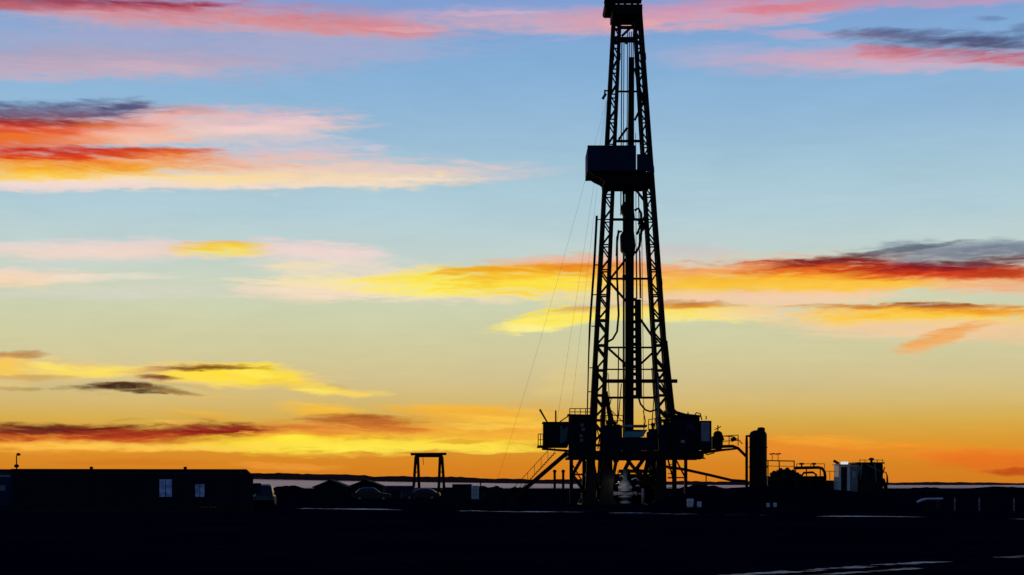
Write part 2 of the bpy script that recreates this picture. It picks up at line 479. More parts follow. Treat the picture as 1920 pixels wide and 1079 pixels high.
# drill floor
fl = MB(); fx0, fx1 = W(1066,0,146.5).x, W(1320,0,146.5).x
fl.bbox(fx0, fx1, 146.5, 156.5, FLOOR-.62, FLOOR, .04)
for y in (146.3, 149.5, 153): fl.box(fx0-.1, fx1+.1, y, y+.18, FLOOR-.75, FLOOR-.63)
fl.build('drill_floor', M['steel'], rig)
ex = MB(); ex.box(W(1008,0,147.6).x, fx0-.01, 147.4, 152, FLOOR-.2+.55, FLOOR+.6-.1)
ex.beam(W(1016,842,147.6), W(1068,846,147.6), .2, .3); ex.build('side_platform', M['steel'], rig)
ex = MB(); ex.prism([(fx1+.01, FLOOR-.30), (W(1360,0,147.6).x, FLOOR+.02), (W(1385,0,147.6).x, FLOOR+.16), (W(1385,0,147.6).x, FLOOR+.3), (fx1+.01, FLOOR+.05)], 147.6, 151)
ex.build('side_platform', M['steel'], rig)
# wind walls round the floor, with pipes, lockers and machines behind them
zw = W(0,797,147).z
def fwall(px0, px1, py, D, mat='trailer', name='windwall'):
    a = W(px0,py,D); b = W(px1,py,D); return wall_panel(a.x, b.x, D, D+.08, FLOOR+.01, a.z, rig, M[mat], name=name)
fwall(1131, 1166, 799, 146.9); fwall(1216, 1232, 806, 146.8); fwall(1237, 1254, 798, 146.9); fwall(1166.5, 1215.5, 822, 146.75)
hood = MB()
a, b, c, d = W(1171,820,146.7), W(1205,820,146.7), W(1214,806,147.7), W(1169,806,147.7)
hood.prism([(a.x+.2,FLOOR+.02),(b.x-.1,FLOOR+.02),(b.x-.1,W(0,806,147.5).z),(a.x+.2,W(0,806,147.5).z)], 147.45, 149.3)
cab = hood.build('driller_cabin', M['steel'], rig)
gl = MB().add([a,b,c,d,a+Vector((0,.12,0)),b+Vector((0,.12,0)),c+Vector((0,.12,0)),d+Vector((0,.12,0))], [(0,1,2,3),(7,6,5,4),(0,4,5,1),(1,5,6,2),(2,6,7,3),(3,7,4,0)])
gl.build('window', M['teal'], cab)  # teal sheet for glass, the sky's reflection put into its colour
rf = MB().box(W(1169,0,147.6).x, W(1213,0,147.6).x, 147.35, 149.5, W(0,801,147.6).z, W(0,797,147.6).z); rf.build('roof', M['grey'], cab)
for i,(px,py,h) in enumerate(((1140,792,.9),(1152,794,.6),(1224,797,.7),(1246,790,.8))):
    t = MB(); p = W(px,py,148.6); t.tube([Vector((p.x,p.y,FLOOR)), p], .12); t.sphere(p, .2); t.build('valve_stem', M['steel'], rig)
rnd = random.Random(21)
for i in range(16):
    px = rnd.uniform(1128,1250); 
    if 1164 < px < 1216: continue
    p = W(px, rnd.uniform(796,812), 149.5+rnd.random()*2); MB().bbox(p.x-.25, p.x+.3, p.y, p.y+.6, FLOOR+.01, p.z, .05).build('floor_locker', M['steel'], rig)
pole = MB().tube([W(1234,700,148.4), W(1234,790,148.4), W(1236,822,148.4)], [.07,.08,.12]); pole.build('tugger_pole', M['grey'], rig)
# railings
def railing(p, q, posts, D, h=1.05, parent=None, r=.035, name='railing'):
    parent = parent or rig; a = W(*p, D); b = W(*q, D); m = MB()
    for i in range(posts+1):
        c = a.lerp(b, i/posts); m.beam(c, c+Vector((0,0,h)), r*2)
    for k in (.5, 1): m.beam(a+Vector((0,0,h*k)), b+Vector((0,0,h*k)), r*2)
    return m.build(name, M['steel'], parent)
railing((1009,836),(1018,836), 2, 147.5, 1.05)
railing((1350,838),(1384,836), 2, 147.7, .95)
r2 = MB().tube([W(1356,818,148), W(1374,819,148), W(1386,826,148), W(1392,833,148)], .045); r2.beam(W(1371,826,148), W(1379,822,148), .35); r2.build('railing', M['steel'], rig)
a_ = W(1128,799,147.2); railing((1126,799),(1168,799), 4, 147.3, .95); railing((1216,806),(1252,800), 3, 147.3, .9); railing((1068,779),(1108,779), 4, 147.6, .6)
for pts_, r_ in ((((1140,700),(1143,760),(1139,800)),.04),(((1165,720),(1160,780),(1152,806)),.05),(((1222,690),(1226,750),(1222,800)),.05),(((1245,770),(1252,782),(1262,786),(1270,781)),.07),
        (((1128,770),(1134,778),(1141,770),(1146,748)),.05),(((1110,786),(1118,800),(1124,822),(1121,842)),.06),(((1206,770),(1210,790),(1207,806)),.05),(((1300,782),(1306,774),(1313,776),(1316,788)),.06),
        (((1255,852),(1270,860),(1288,858),(1310,851)),.06),(((1318,848),(1326,853),(1338,850),(1344,842)),.06)):
    MB().tube([W(x_,y_,148.0) for x_,y_ in pts_], r_, 6).build('hose', M['rubber'], rig)
for p_, q_, w_ in (((1232,700),(1256,752),.12),((1150,780),(1128,744),.1),((1168,792),(1146,770),.07),((1340,806),(1352,800),.08),((1346,808),(1346,798),.1),((1324,787),(1324,780),.09),((1290,780),(1290,773),.1)):
    MB().beam(W(*p_,148.2), W(*q_,148.2), w_).build('strut', M['steel'], rig)
for p_, q_ in (((1103,319),(1120,333)),((1122,331),(1136,341))): MB().beam(W(*p_,147.7), W(*q_,147.7), .13).build('bracket', M['steel'], monkey)
# substructure: two box towers on skids with bracing between them
def tower(p0, p1, taper, D0, D1):
    m = MB(); zt_ = FLOOR-.76
    a, b = W(p0,0,D0).x, W(p1,0,D0).x
    for y in (D0, D1-.5):
        m.prism([(a, zt_), (b, zt_), (b+taper*.2, .6), (b+taper, .1), (a-taper, .1), (a-taper*.3, .6)], y, y+.5)
    for z in (.12, 1.4, 2.6): m.box(a-taper*.15, b+taper*.1, D0+.51, D1-.51, z, z+.3)
    m.beam((a+.2, D0+.4, .4), (a+.2, D1-.3, zt_-.2), .2); m.beam((b-.2, D0+.4, zt_-.2), (b-.2, D1-.3, .4), .2)
    m.box(a-.5, b+.5, D0-.6, D1+.6, .0, .12)
    return m.build('substructure_tower', M['steel'], rig)
tower(1100, 1116, .5, 147.2, 155.5); tower(1130, 1148, .55, 147.4, 155.5); tower(1231, 1249, .3, 147.2, 155.5)
def sbrace(p, q, w, D, name='cross_brace'): MB().beam(W(*p, D), W(*q, D), w).build(name, M['steel'], rig)
for p, q, w, D in (((1118,900),(1132,892),1.0,148),((1150,862),(1160,862),.5,148.5),((1158,852),(1146,912),.3,148),((1160,905),(1182,860),.34,148.6),((1176,862),(1192,882),.3,148.4),((1192,882),(1206,862),.34,148.6),
                   ((1192,884),(1224,908),.34,148.2),((1160,884),(1234,884),.32,149),((1206,905),(1216,860),.4,148.8),((1217,888),(1234,893),.3,148),((1219,862),(1234,910),.22,148.4),
                   ((1150,904),(1236,906),.5,149.5),((1175,905),(1180,880),.35,149),((1196,905),(1200,880),.5,149),((1108,858),(1120,920),.5,148)):
    sbrace(p, q, w, D)
MB().box(W(1150,0,155).x, W(1238,0,155).x, 155.6, 155.7, .1, W(0,889,155.6).z).build('rear_panel', M['steel'], rig)
MB().box(W(1122,0,154).x, W(1238,0,154).x, 155.6, 155.7, W(0,864,155.6).z, FLOOR-.64).build('rear_panel', M['steel'], rig)
# stair towers either side
st = MB()
for px in (1070,1094): st.beam(W(px,856,147.8), (W(px,0,147.8).x,147.8,0), .22)
for px in (1073,1096): st.beam(W(px,856,149.6), (W(px,0,149.6).x,149.6,0), .16)
for py in (858,890,922): st.beam(W(1070,py,147.8), W(1096,py,147.8), .16)
st.beam(W(1092,858,147.8), W(1074,890,147.8), .3, .8); st.beam(W(1074,892,147.8), W(1096,922,147.8), .3, .8)
st.beam(W(1071,868,148.4), W(1090,900,148.4), .12)
st.build('stair_tower', M['steel'], rig)
st = MB()
for px in (1263,1286): st.beam(W(px,848,147.8), (W(px,0,147.8).x,147.8,0), .26)
for px in (1267,1284): st.beam(W(px,848,150), (W(px,0,150).x,150,0), .15)
for py in (853,896): st.beam(W(1252,py,147.8), W(1287,py,147.8), .12)
st.beam(W(1265,858,147.8), W(1286,898,147.8), .14); st.beam(W(1262,898,148.5), W(1252,860,148.5), .14)
for i in range(9):
    st.box(W(1254,0,148).x, W(1262,0,148).x, 148, 149, .3+i*.42, .36+i*.42)
st.build('stair_tower', M['steel'], rig)
cl_ = W(1160,902,146.5); fh = MB().lathe(cl_, [(.05,.3),(.12,.25),(.16,.0),(.17,-.06)], 12); fh.beam(cl_+Vector((0,.1,.25)), cl_+Vector((0,1.2,.9)), .06)
fo = fh.build('floodlight', M['steel'], rig)
MB().sphere(cl_+Vector((0,0,-.02)), .1, 10, 6, (1,1,.5)).build('lens', M['lamp'], fo)
pl_ = bpy.data.lights.new('cellar_lamp', 'POINT'); pl_.energy = 26; pl_.color = (1,.96,.9); pl_.shadow_soft_size = .12
po_ = bpy.data.objects.new('cellar_lamp', pl_); COL.objects.link(po_); po_.location = cl_ + Vector((0,-.05,-.2))
floodlight(1252, 924, 146.6, .07, rig, False); floodlight(1255, 931, 146.6, .1, rig, False)

# ------------------------------------------------------------------ things on and round the rig
def at_base(px, D): p = W(px, HZ, D); p.z = 0; return p
def on_floor(px, D): p = W(px, HZ, D); p.z = FLOOR; return p
td = thing('top_drive', W(1178, 480, 149.6), 'bulky black top drive with hose loops hanging midway inside the mast', 'top drive')
t = MB(); X = lambda px, D=149.7: W(px,0,D).x; Z = lambda py, D=149.7: W(0,py,D).z
t.prism([(X(1173),Z(480)),(X(1189),Z(480)),(X(1191),Z(462)),(X(1188),Z(437)),(X(1183),Z(432)),(X(1168),Z(434)),(X(1163),Z(442)),(X(1164),Z(470))], 149.1, 150.3)
t.tube([W(1179,478,149.7), W(1179,500,149.7)], .22)
t.build('motor_housing', M['steel'], td)
t = MB(); t.prism([(X(1171),Z(412)),(X(1190),Z(412)),(X(1187),Z(386)),(X(1175),Z(378)),(X(1166),Z(384)),(X(1163),Z(392)),(X(1167),Z(402))], 149.2, 150.2)
t.tube([W(1172,412,149.7), W(1172,434,149.7)], .12); t.tube([W(1186,412,149.7), W(1186,434,149.7)], .12); t.bbox(X(1174), X(1186), 149.4, 150.1, Z(436), Z(410))
t.build('travelling_block', M['steel'], td)
t = MB(); t.tube([W(1190,395,149.7), W(1197,391,149.7), W(1202,400,149.7), W(1203,430,149.7), W(1199,462,149.7), W(1191,476,149.7)], .12)
t.tube([W(1196,420,149.7), W(1206,418,149.7), W(1209,428,149.7), W(1203,434,149.7)], .1)
t.tube([W(1166,434,149.7), W(1160,436,149.7), W(1157,446,149.7), W(1156,480,149.7)], .09); t.build('hose_loop', M['rubber'], td)
t = MB()
for dx in (-.25,-.08,.1,.26): t.tube([W(1180,384,149.8)+Vector((dx,0,0)), W(1182,60,150.3)+Vector((dx,0,0))], .045, 6)
t.build('wire_rope', M['cable'], td)

pipe_proto = None
k = 0
for row in range(3):
    for c in range(4):
        px = 1172 + c*4.6; D = 151.5 + row*.3
        b = Vector((W(px,0,150).x, D, FLOOR))
        if pipe_proto is None:
            pipe_proto = thing('drill_pipe_stand', b, 'long black drill pipe racked upright in the mast below the monkey board', 'drill pipe', 'drill pipe stands racked in the mast')
            h = W(0,346,150).z - FLOOR
            MB().tube([b+Vector((0,0,.02)), b+Vector((0,0,h))], .075, 8).build('pipe_body', M['pipe'], pipe_proto)
            for q in (.25, h*.33, h*.66, h-.3): MB().tube([b+Vector((0,0,q-.22)), b+Vector((0,0,q+.22))], .11, 8).build('tool_joint', M['pipe'], pipe_proto)
        else:
            copy_tree(pipe_proto).location = b

# crew cabin and equipment cabin beside the mast
dh = thing('crew_cabin', Vector((W(1039,0,147.8).x,147.8,FLOOR+.5)), 'dark flat roofed crew cabin on the outer left corner of the drill floor', 'cabin')
a, b = W(1019,793,147.8), W(1066,838,147.8)
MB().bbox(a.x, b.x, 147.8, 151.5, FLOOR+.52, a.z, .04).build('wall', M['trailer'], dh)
MB().box(a.x-.08, b.x+.02, 147.7, 151.6, a.z+.003, a.z+.09).build('roof', M['roof'], dh)
m = MB(); m.add([W(1051,797,147.7), W(1058,806,147.7), W(1066,797,147.7), W(1063,826,147.7), W(1050,832,147.7)] + [W(1051,797,147.78), W(1058,806,147.78), W(1066,797,147.78), W(1063,826,147.78), W(1050,832,147.78)],
    [(0,4,1),(1,3,2),(1,4,3),(5,6,9),(6,7,8),(6,8,9),(0,1,6,5),(1,2,7,6),(2,3,8,7),(3,4,9,8),(4,0,5,9)])
m.build('tarpaulin', material('dark teal tarp', (.07,.16,.17), .7, 0, .2, .5, 2), dh)
MB().bbox(W(1026,0,147.75).x, W(1034,0,147.75).x, 147.74, 147.79, FLOOR+.55, FLOOR+2.3, .01).build('door', M['steel'], dh)
MB().tube([W(1042,793,148.4), W(1042,770,148.4)], .07).build('exhaust_stack', M['steel'], dh)
MB().tube([W(1026,792,148.4), W(1012,768,148.4)], [.07,.09]).build('inclined_mast', M['steel'], dh)
MB().beam(W(1050,791,148), W(1068,779,148), .1).build('stay', M['steel'], dh)
ec = thing('equipment_cabin', Vector((W(1089,0,147.2).x,147.2,FLOOR)), 'taller dark cabin on the drill floor against the left foot of the mast', 'cabin')
a, b = W(1067,780,147.2), W(1110,0,147.2)
MB().bbox(a.x, b.x, 147.2, 149.0, FLOOR+.02, a.z, .05).build('wall', M['trailer'], ec)
MB().prism([(a.x-.12,a.z+.01),(b.x+.05,a.z-.05+.06),(b.x+.05,a.z+.1),(a.x-.12,a.z+.16)], 147.05, 149.1).build('roof', M['roof'], ec)
for (px,py) in ((1092,798),(1094,806),(1090,818),(1091,826)): q = W(px,py,147.18); MB().bbox(q.x-.16,q.x+.12,147.12,147.19,q.z-.12,q.z+.14,.02).build('gauge', M['grey'], ec)
MB().tube([W(1112,846,147.1), W(1112,790,147.1)], .08).build('downpipe', M['steel'], ec)

ps = thing('power_house', Vector((W(1285,0,147.2).x,147.2,FLOOR)), 'large dark boxy machine house on the drill floor right of the mast', 'machine house')
a, b = W(1257,782,147.2), W(1312,0,147.2)
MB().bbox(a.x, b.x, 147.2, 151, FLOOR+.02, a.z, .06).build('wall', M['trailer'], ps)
MB().prism([(a.x-.1,a.z+.35),(a.x+.25,a.z+.08),(b.x+.12,a.z+.02),(b.x+.12,a.z+.12),(a.x+.25,a.z+.2),(a.x-.05,a.z+.45)], 147.1, 151.1).build('roof', M['roof'], ps)
q = W(1281,829,147.15); MB().bbox(q.x-.2,q.x+.12,147.1,147.19,q.z-.1,q.z+.16,.02).build('hatch', M['pale'], ps); q = W(1293,801,147.15); MB().bbox(q.x-.35,q.x+.35,147.12,147.19,q.z-.3,q.z+.3,.02).build('hatch', M['wall'], ps)
for px in (1262,1308): MB().beam(W(px,782,147.12), Vector((W(px,0,147.12).x,147.12,FLOOR+.03)), .1).build('corner_post', M['steel'], ps)
ct = thing('ribbed_cabinet', Vector((W(1323,0,147).x,147,FLOOR)), 'grey ribbed cabinet next to the large machine house on the drill floor', 'cabinet')
a, b = W(1313,789,147), W(1334.5,0,147)
MB().bbox(a.x, b.x, 147.1, 149, FLOOR+.07, a.z, .05).build('body', M['trailer'], ct)
w = MB(); q0, q1 = W(1315,792,147), W(1331,828,147)
n = 7
for i in range(n):
    x = q0.x+(q1.x-q0.x)*i/n; w.bbox(x, x+(q1.x-q0.x)/n*.75, 147.03, 147.095, q1.z, q0.z, .02)
w.build('ribbed_front', M['pale'], ct)
dm = thing('hydraulic_unit', Vector((W(1346,0,147.6).x,147.6,FLOOR+.06)), 'lumpy black hydraulic unit at the right end of the drill floor', 'machine')
m = MB(); q = W(1346,815,148.3); m.bbox(W(1336,0,147.7).x, W(1356,0,147.7).x, 147.8, 150, FLOOR+.2, W(0,818,147.7).z, .1)
m.build('tank_body', M['steel'], dm)
MB().sphere(W(1346,815,148.2), .42, sc=(1,1,.8)).build('dome', M['steel'], dm)
MB().tube([W(1338,820,147.75), W(1342,810,147.75), W(1352,812,147.75), W(1357,826,147.75)], .08).build('hose', M['rubber'], dm)

# pipe ramp, outer stair, posts
pr = thing('pipe_ramp', at_base(955,147.5), 'steep dark pipe ramp leaning down left from the drill floor to the ground', 'ramp')
a = W(1064,849,147.3); b = W(953,949,147.3); b.z = .15; b.y = 147.3
for dy in (0, 1.3): MB().beam(a+Vector((0,dy,0)), b+Vector((0,dy,0)), .38, .25).build('side_rail', M['rust'], pr)
m = MB(); m.beam(a+Vector((0,.65,-.06)), b+Vector((0,.65,-.06)), .1, 1.0)
for i in range(26):
    p = a.lerp(b, (i+.5)/26)+Vector((0,.13,0)); m.beam(p, p+Vector((0,1.04,0)), .14, .12)
m.build('ramp_bed', M['rust'], pr)
ls = thing('light_stair', at_base(1000,152), 'thin faint access stair with handrails behind the steep pipe ramp', 'stair')
a = W(1040,850,152); b = W(982,905,152); m = MB()
m.beam(a, Vector((b.x-1.5,152,0.05)), .07, .06); m.beam(a+Vector((0,.9,0)), Vector((b.x-1.5,152.9,.05)), .07, .06)
for i in range(22):
    p = a.lerp(Vector((b.x-1.5,152,.05)), i/22); m.box(p.x-.12,p.x+.12,151.98,152.92,p.z-.02,p.z+.02)
m.build('stair_flight', M['rust'], ls)
m = MB(); m.beam(a+Vector((0,0,.9)), Vector((b.x-1.5,152,.95)), .05)
for i in range(8):
    p = a.lerp(Vector((b.x-1.5,152,.05)), i/7); m.beam(p, p+Vector((0,0,.9)), .04)
m.build('handrail', M['rust'], ls)
post = None
for px, lab in ((1040,'short dark bollard post with a cap nearer the pipe ramp'),(1056,'short dark bollard post with a cap nearer the stair tower')):
    b = at_base(px, 156)
    if post is None:
        post = thing('bollard_post', b, lab, 'post', 'bollard posts between ramp and stair tower')
        MB().tube([b, b+Vector((0,0,3.0))], .12).build('shaft', M['rust'], post)
        MB().lathe(b+Vector((0,0,3.0)), [(.12,0),(.17,.03),(.17,.2),(.08,.28)], 10).build('cap', M['rust'], post)
    else:
        c = copy_tree(post); c.location = b; c['label'] = lab
# blowout preventer
bp = thing('blowout_preventer', at_base(1172,148.2), 'pale grey blowout preventer stack lit beneath the drill floor', 'well valve')
c = at_base(1172,148.2)
MB().lathe(c, [(.35,.05),(.5,.1),(.5,.3),(.3,.35),(.3,.6),(.62,.65),(.62,.78),(.42,.82),(.42,1.2),(.62,1.24),(.62,1.36),(.5,1.4),(.55,1.9),(.4,2.2),(.24,2.25),(.24,3.2)], 20).build('valve_stack', M['grey'], bp)
for z_, h_, w_ in ((.84,.34,1.5),(1.42,.32,1.3)):
    MB().bbox(c.x-w_/2, c.x+w_/2, c.y-.42, c.y+.42, z_, z_+h_, .08).build('ram_block', M['grey'], bp)
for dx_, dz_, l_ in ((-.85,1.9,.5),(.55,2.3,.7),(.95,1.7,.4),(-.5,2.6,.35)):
    MB().tube([c+Vector((dx_,-.3,dz_)), c+Vector((dx_+l_*.6,-.35,dz_+l_*.25)), c+Vector((dx_+l_,-.3,dz_-.1))], .06, 7).build('pale_glint_hose', M['pale'], bp)  # short pale hoses added as glints, brightness put into their colour
for s in (-1,1):
    MB().tube([c+Vector((s*.3,0,1.0)), c+Vector((s*.95,0,1.0)), c+Vector((s*1.05,0,1.0))], [.2,.2,.28], 12).build('ram_arm', M['grey'], bp)
m = MB().tube([c+Vector((1.6,-.2,.05)), c+Vector((1.6,-.2,1.5))], .14, 10); m.tube([c+Vector((1.6,-.2,1.0)), c+Vector((1.05,0,1.0))], .1)
m.build('kill_line', M['grey'], bp)

# vertical separator vessel and its pipework
vs_ = thing('gas_separator', at_base(1421.5,150), 'tall round topped black separator vessel standing right of the rig', 'vessel')
c = at_base(1421.5,150); zt_ = W(0,812,150).z; r = .8
MB().lathe(c, [(.5,.0),(.55,.3),(r*.9,.45),(r,.8),(r,zt_-.25),(r*.96,zt_-.05),(r*.8,zt_+.12),(r*.5,zt_+.22),(r*.15,zt_+.26)], 28).build('shell', M['steel'], vs_)
MB().lathe(c+Vector((.28,0,zt_)), [(.34,0),(.36,.35),(.3,.47),(.12,.52)], 16).build('outlet_cap', M['steel'], vs_)
m = MB().tube([c+Vector((-.6,0,W(0,818,150).z)), Vector((W(1400,0,150).x,150,W(0,818,150).z)), Vector((W(1400,0,150).x,150,W(0,830,150).z)), Vector((W(1400,0,150).x,150,.9)), c+Vector((-.7,0,.85))], .13)
m.build('side_pipe', M['steel'], vs_)
for z in (1.6, 3.4, 5.2): MB().lathe(c+Vector((0,0,z)), [(r+.003,0),(r+.05,.02),(r+.05,.12),(r+.003,.14)], 28).build('band', M['steel'], vs_)
fp = MB().tube([W(1345,838,148.6), W(1374,837,148.9), W(1384,841,149.1), W(1400,857,149.8)], .14)
props(fp.build('flow_pipe', M['steel']), 'black flow pipe bending down from the drill floor end to the separator vessel', 'pipe')
fp = MB().tube([W(1247,875,149), W(1285,881,149.2), W(1330,891,149.5), W(1372,901,149.8), W(1402,903,150)], .13)
fp.tube([W(1324,890,149.4), Vector((W(1324,0,149.4).x,149.4,0))], .05)
props(fp.build('flow_pipe', M['steel']), 'long gently sloping flow line running from beneath the drill floor to the separator foot', 'pipe')

# guy lines
def cable(p, q, D0, D1, r, lab, sag=.6):
    a, b = W(*p, D0), W(*q, D1); m = MB(); pts = []
    for i in range(17):
        t = i/16; c = a.lerp(b, t); c.z -= sag*4*t*(1-t); pts.append(c)
    o = m.tube(pts, r, 5).build('guy_line', M['cable'])
    props(o, lab, 'cable', 'thin guy lines left of the mast')
cable((1137,188),(918,946),149,142,.0075,'long slack guy line reaching farthest left from the mast to the ground',1.0)
cable((1137,190),(1044,792),149,148.5,.0075,'thin cable from the mast down to the crew cabin roof',.3)
cable((1138,190),(1070,779),149,148.2,.0075,'thin cable from the mast down to the equipment cabin roof, nearest the standpipe',.2)

# ------------------------------------------------------------------ right hand tanks and pipes
mt = thing('mud_tank', at_base(1470,152), 'long dark mud tank with a pipe rail on top, just right of the separator vessel', 'tank')
a, b = W(1440,886,152), W(1548,0,152)
m = MB(); m.bbox(a.x, b.x, 152, 156, .25, W(0,893,152).z, .06)
for i in range(9): x = a.x+(b.x-a.x)*(i+.5)/9; m.box(x-.05,x+.05,151.9,151.997,.3,W(0,896,152).z)
m.build('tank_body', M['steel'], mt)
for px in (1446,1540): x = W(px,0,152).x; MB().box(x-.3,x+.3,151.8,156.2,0,.24).build('skid', M['steel'], mt)
rnd = random.Random(5)
for px, py in ((1452,886),(1464,881),(1476,880),(1486,884),(1495,889)):
    m = MB(); q = W(px,py,152.6); m.bbox(q.x-.35,q.x+.35,152.4,153.4,W(0,893,152).z+.005,q.z,.12); m.sphere(q+Vector((rnd.uniform(-.1,.1),.3,-.05)), .22); m.build('shaker', M['steel'], mt)
m = MB()
for px in (1440,1461,1489): m.beam(W(px,864,152.3), Vector((W(px,0,152.3).x,152.3,W(0,893,152).z)), .09)
m.beam(W(1437,864,152.3), W(1490,865,152.3), .1); m.build('rail', M['rust'], mt)
for px in (1448,1459):
    m = MB(); m.beam(W(px,864,152.3), W(px,853,152.3), .05); m.beam(W(px-5,852,152.3), W(px+5,851,152.3), .12); m.build('handwheel', M['rust'], mt)
pm = thing('pipe_manifold', at_base(1520,151), 'dark pipe manifold with a curved downturn end and loops left of the pale cabin', 'pipework')
m = MB().tube([W(1489,878,151), W(1535,877,151), W(1542,879,151), W(1546,885,151), W(1547,893,151), Vector((W(1547,0,151).x,151,0))], .14); m.build('header_pipe', M['steel'], pm)
m = MB().tube([Vector((W(1503,0,151).x,151,0)), W(1503,893,151), W(1507,887,151), W(1524,886,151), W(1530,890,151), Vector((W(1531,0,151).x,151,0))], .1); m.build('loop_pipe', M['steel'], pm)
for px in (1503,1526):
    m = MB(); m.tube([W(px,877,151), W(px,871,151)], .07); m.tube([W(px-4,870,151), W(px+4,870,151)], .09); m.build('valve_wheel', M['steel'], pm)
for px in (1492,1512,1538): MB().beam(W(px,878,151), Vector((W(px,0,151).x,151,0)), .09).build('pipe_support', M['steel'], pm)
m = MB(); m.bbox(W(1488,0,151.2).x, W(1565,0,151.2).x, 151.3, 151.95, .05, W(0,901,151.2).z, .1); m.build('valve_box', M['steel'], pm)

for p_, q_, w_ in (((1438,874),(1490,875),.05),((1494,870),(1546,870),.05),((1494,870),(1494,878),.05),((1520,870),(1520,877),.05),((1546,870),(1546,879),.05),((1550,884),(1568,884),.05),((1556,884),(1556,900),.05),((1566,884),(1566,900),.05)):
    MB().beam(W(*p_,152.2), W(*q_,152.2), w_).build('rail', M['rust'], mt)
pc = thing('pale_cabin', at_base(1585,148), 'white steel cabin with dark door and added glow strip, left of the square tank', 'cabin')
X0, X1 = W(1573,0,148).x, W(1594,0,148).x; XR = W(1609,0,148).x; zt_ = W(0,872,148).z
MB().bbox(X0, X1, 148, 150.4, .1, zt_, .04).build('wall', M['white'], pc)
MB().bbox(X1+.01, XR, 148.25, 150.4, .1, zt_-.12, .03).build('side_bay', M['grey'], pc)
MB().box(X0-.12, X1+.02, 147.85, 150.5, zt_+.004, zt_+.1).build('roof', M['white'], pc)
m = MB().bbox(W(1577,0,148).x, W(1588,0,148).x, 147.94, 147.995, .2, W(0,876,148).z, .015); dr = m.build('door', M['steel'], pc)
MB().bbox(W(1586,0,148).x, W(1587,0,148).x, 147.88, 147.93, 1.2, 1.35, .01).build('handle', M['pale'], dr)
MB().bbox(W(1599,0,148).x, W(1605,0,148).x, 148.19, 148.245, W(0,898,148).z, W(0,884,148).z, .015).build('vent', M['pale'], pc)
lp = MB(); lp.beam(W(1576,868,147.5), W(1590,868,147.5), .2, .2); h_ = lp.build('strip_backing', M['steel'], pc)
MB().bbox(W(1576,0,147.4).x, W(1590,0,147.4).x, 147.3, 147.42, W(0,871,147.4).z, W(0,866,147.4).z, .02).build('lamp', M['glow_strip'], pc)  # added strip on its backing, no real lamp: sky reflection put in as glow
MB().beam(W(1563,864,148.2), W(1573,870,148.2), .22).build('awning_arm', M['steel'], pc)
sq = thing('square_tank', at_base(1632,148.5), 'big dark square tank with top hatch and steps, right of the white cabin', 'tank')
X0, X1 = W(1610,0,148.5).x, W(1656,0,148.5).x; zt_ = W(0,870,148.5).z
MB().bbox(X0, X1, 148.5, 152.5, .12, zt_, .08).build('tank_body', M['steel'], sq)
MB().box(X0-.25, X1+.1, 148.35, 152.6, zt_+.004, zt_+.14).build('lid', M['steel'], sq)
MB().lathe(W(1634,868,150)-Vector((0,0,.1)), [(.12,0),(.12,.3),(.24,.34),(.24,.5),(.08,.56)], 12).build('hatch', M['steel'], sq)
for i in range(3): x = X0+(X1-X0)*(i+.5)/3; MB().beam((x-.5,148.44,.3),(x+.5,148.44,zt_-.3),.1,.05).build('side_brace', M['wall'], sq)
m = MB(); m.add([W(1606,874,148.4),W(1614,874,148.4),W(1609,892,148.4),W(1603,892,148.4)]+[p+Vector((0,.08,0)) for p in (W(1606,874,148.4),W(1614,874,148.4),W(1609,892,148.4),W(1603,892,148.4))], [(0,1,2,3),(7,6,5,4),(0,4,5,1),(1,5,6,2),(2,6,7,3),(3,7,4,0)])
m.build('splash_plate', M['teal'], sq)
m = MB(); m.beam(W(1663,890,148.6), Vector((W(1663,0,148.6).x,148.6,0)), .09); m.tube([W(1656,885,148.6), W(1661,886,148.6), W(1664,894,148.6), W(1665,908,148.6)], .05); m.build('rail', M['rust'], sq)
m = MB(); m.beam(W(1655,898,148.4), Vector((W(1672,0,148.4).x,148.4,0)), .2, .7); m.build('steps', M['steel'], sq)
rl_ = MB()
for px in (1612,1622,1645,1655): rl_.beam(W(px,870,148.6), W(px,862,148.6), .05)
rl_.beam(W(1611,863,148.6), W(1656,863,148.6), .05); rl_.build('railing', M['steel'], sq)
for p_, q_ in (((1616,868),(1613,900)),((1640,866),(1643,905)),((1626,872),(1650,884))): MB().tube([W(*p_,148.3), W(*q_,148.3)], .06, 7).build('pipe', M['grey'], sq)
bank = MB(); 

# small pale things on the dark ground
def drum(px, py, D, s, lab, group, cat='drum'):
    global drum_proto
    b = W(px,py,D); b.z = 0
    if drum_proto is None:
        drum_proto = thing('plastic_drum', b, lab, cat, group)
        MB().lathe(b, [(.2,0),(.24,.03),(.25,.3),(.235,.32),(.25,.34),(.25,.62),(.2,.66)], 16).build('barrel', M['white'], drum_proto)
        MB().lathe(b+Vector((.08,-.05,.662)), [(.05,0),(.05,.04)], 8).build('bung_cap', M['steel'], drum_proto)
        drum_proto.scale = (s,s,s)
    else:
        c = copy_tree(drum_proto); c.location = b; c.scale = (s,s,s); c['label'] = lab
drum_proto = None
drum(1294,935,131,1.05,'larger white plastic drum on the dark ground below the sloping flow line','pale plastic drums on the ground')
drum(1311,935,131,.7,'smaller white plastic drum just right of the larger one below the flow line','pale plastic drums on the ground')
drum(1440,935,132,.5,'small white drum below the separator vessel, left of its twin','pale plastic drums on the ground')
drum(1453,936,132,.55,'small white drum below the separator vessel, right of its twin','pale plastic drums on the ground')
pb = thing('pipe_bundle', Vector((W(1748,0,112).x,112,0)), 'bundle of pale pipes with a drooping end lying on low trestles', 'pipes')
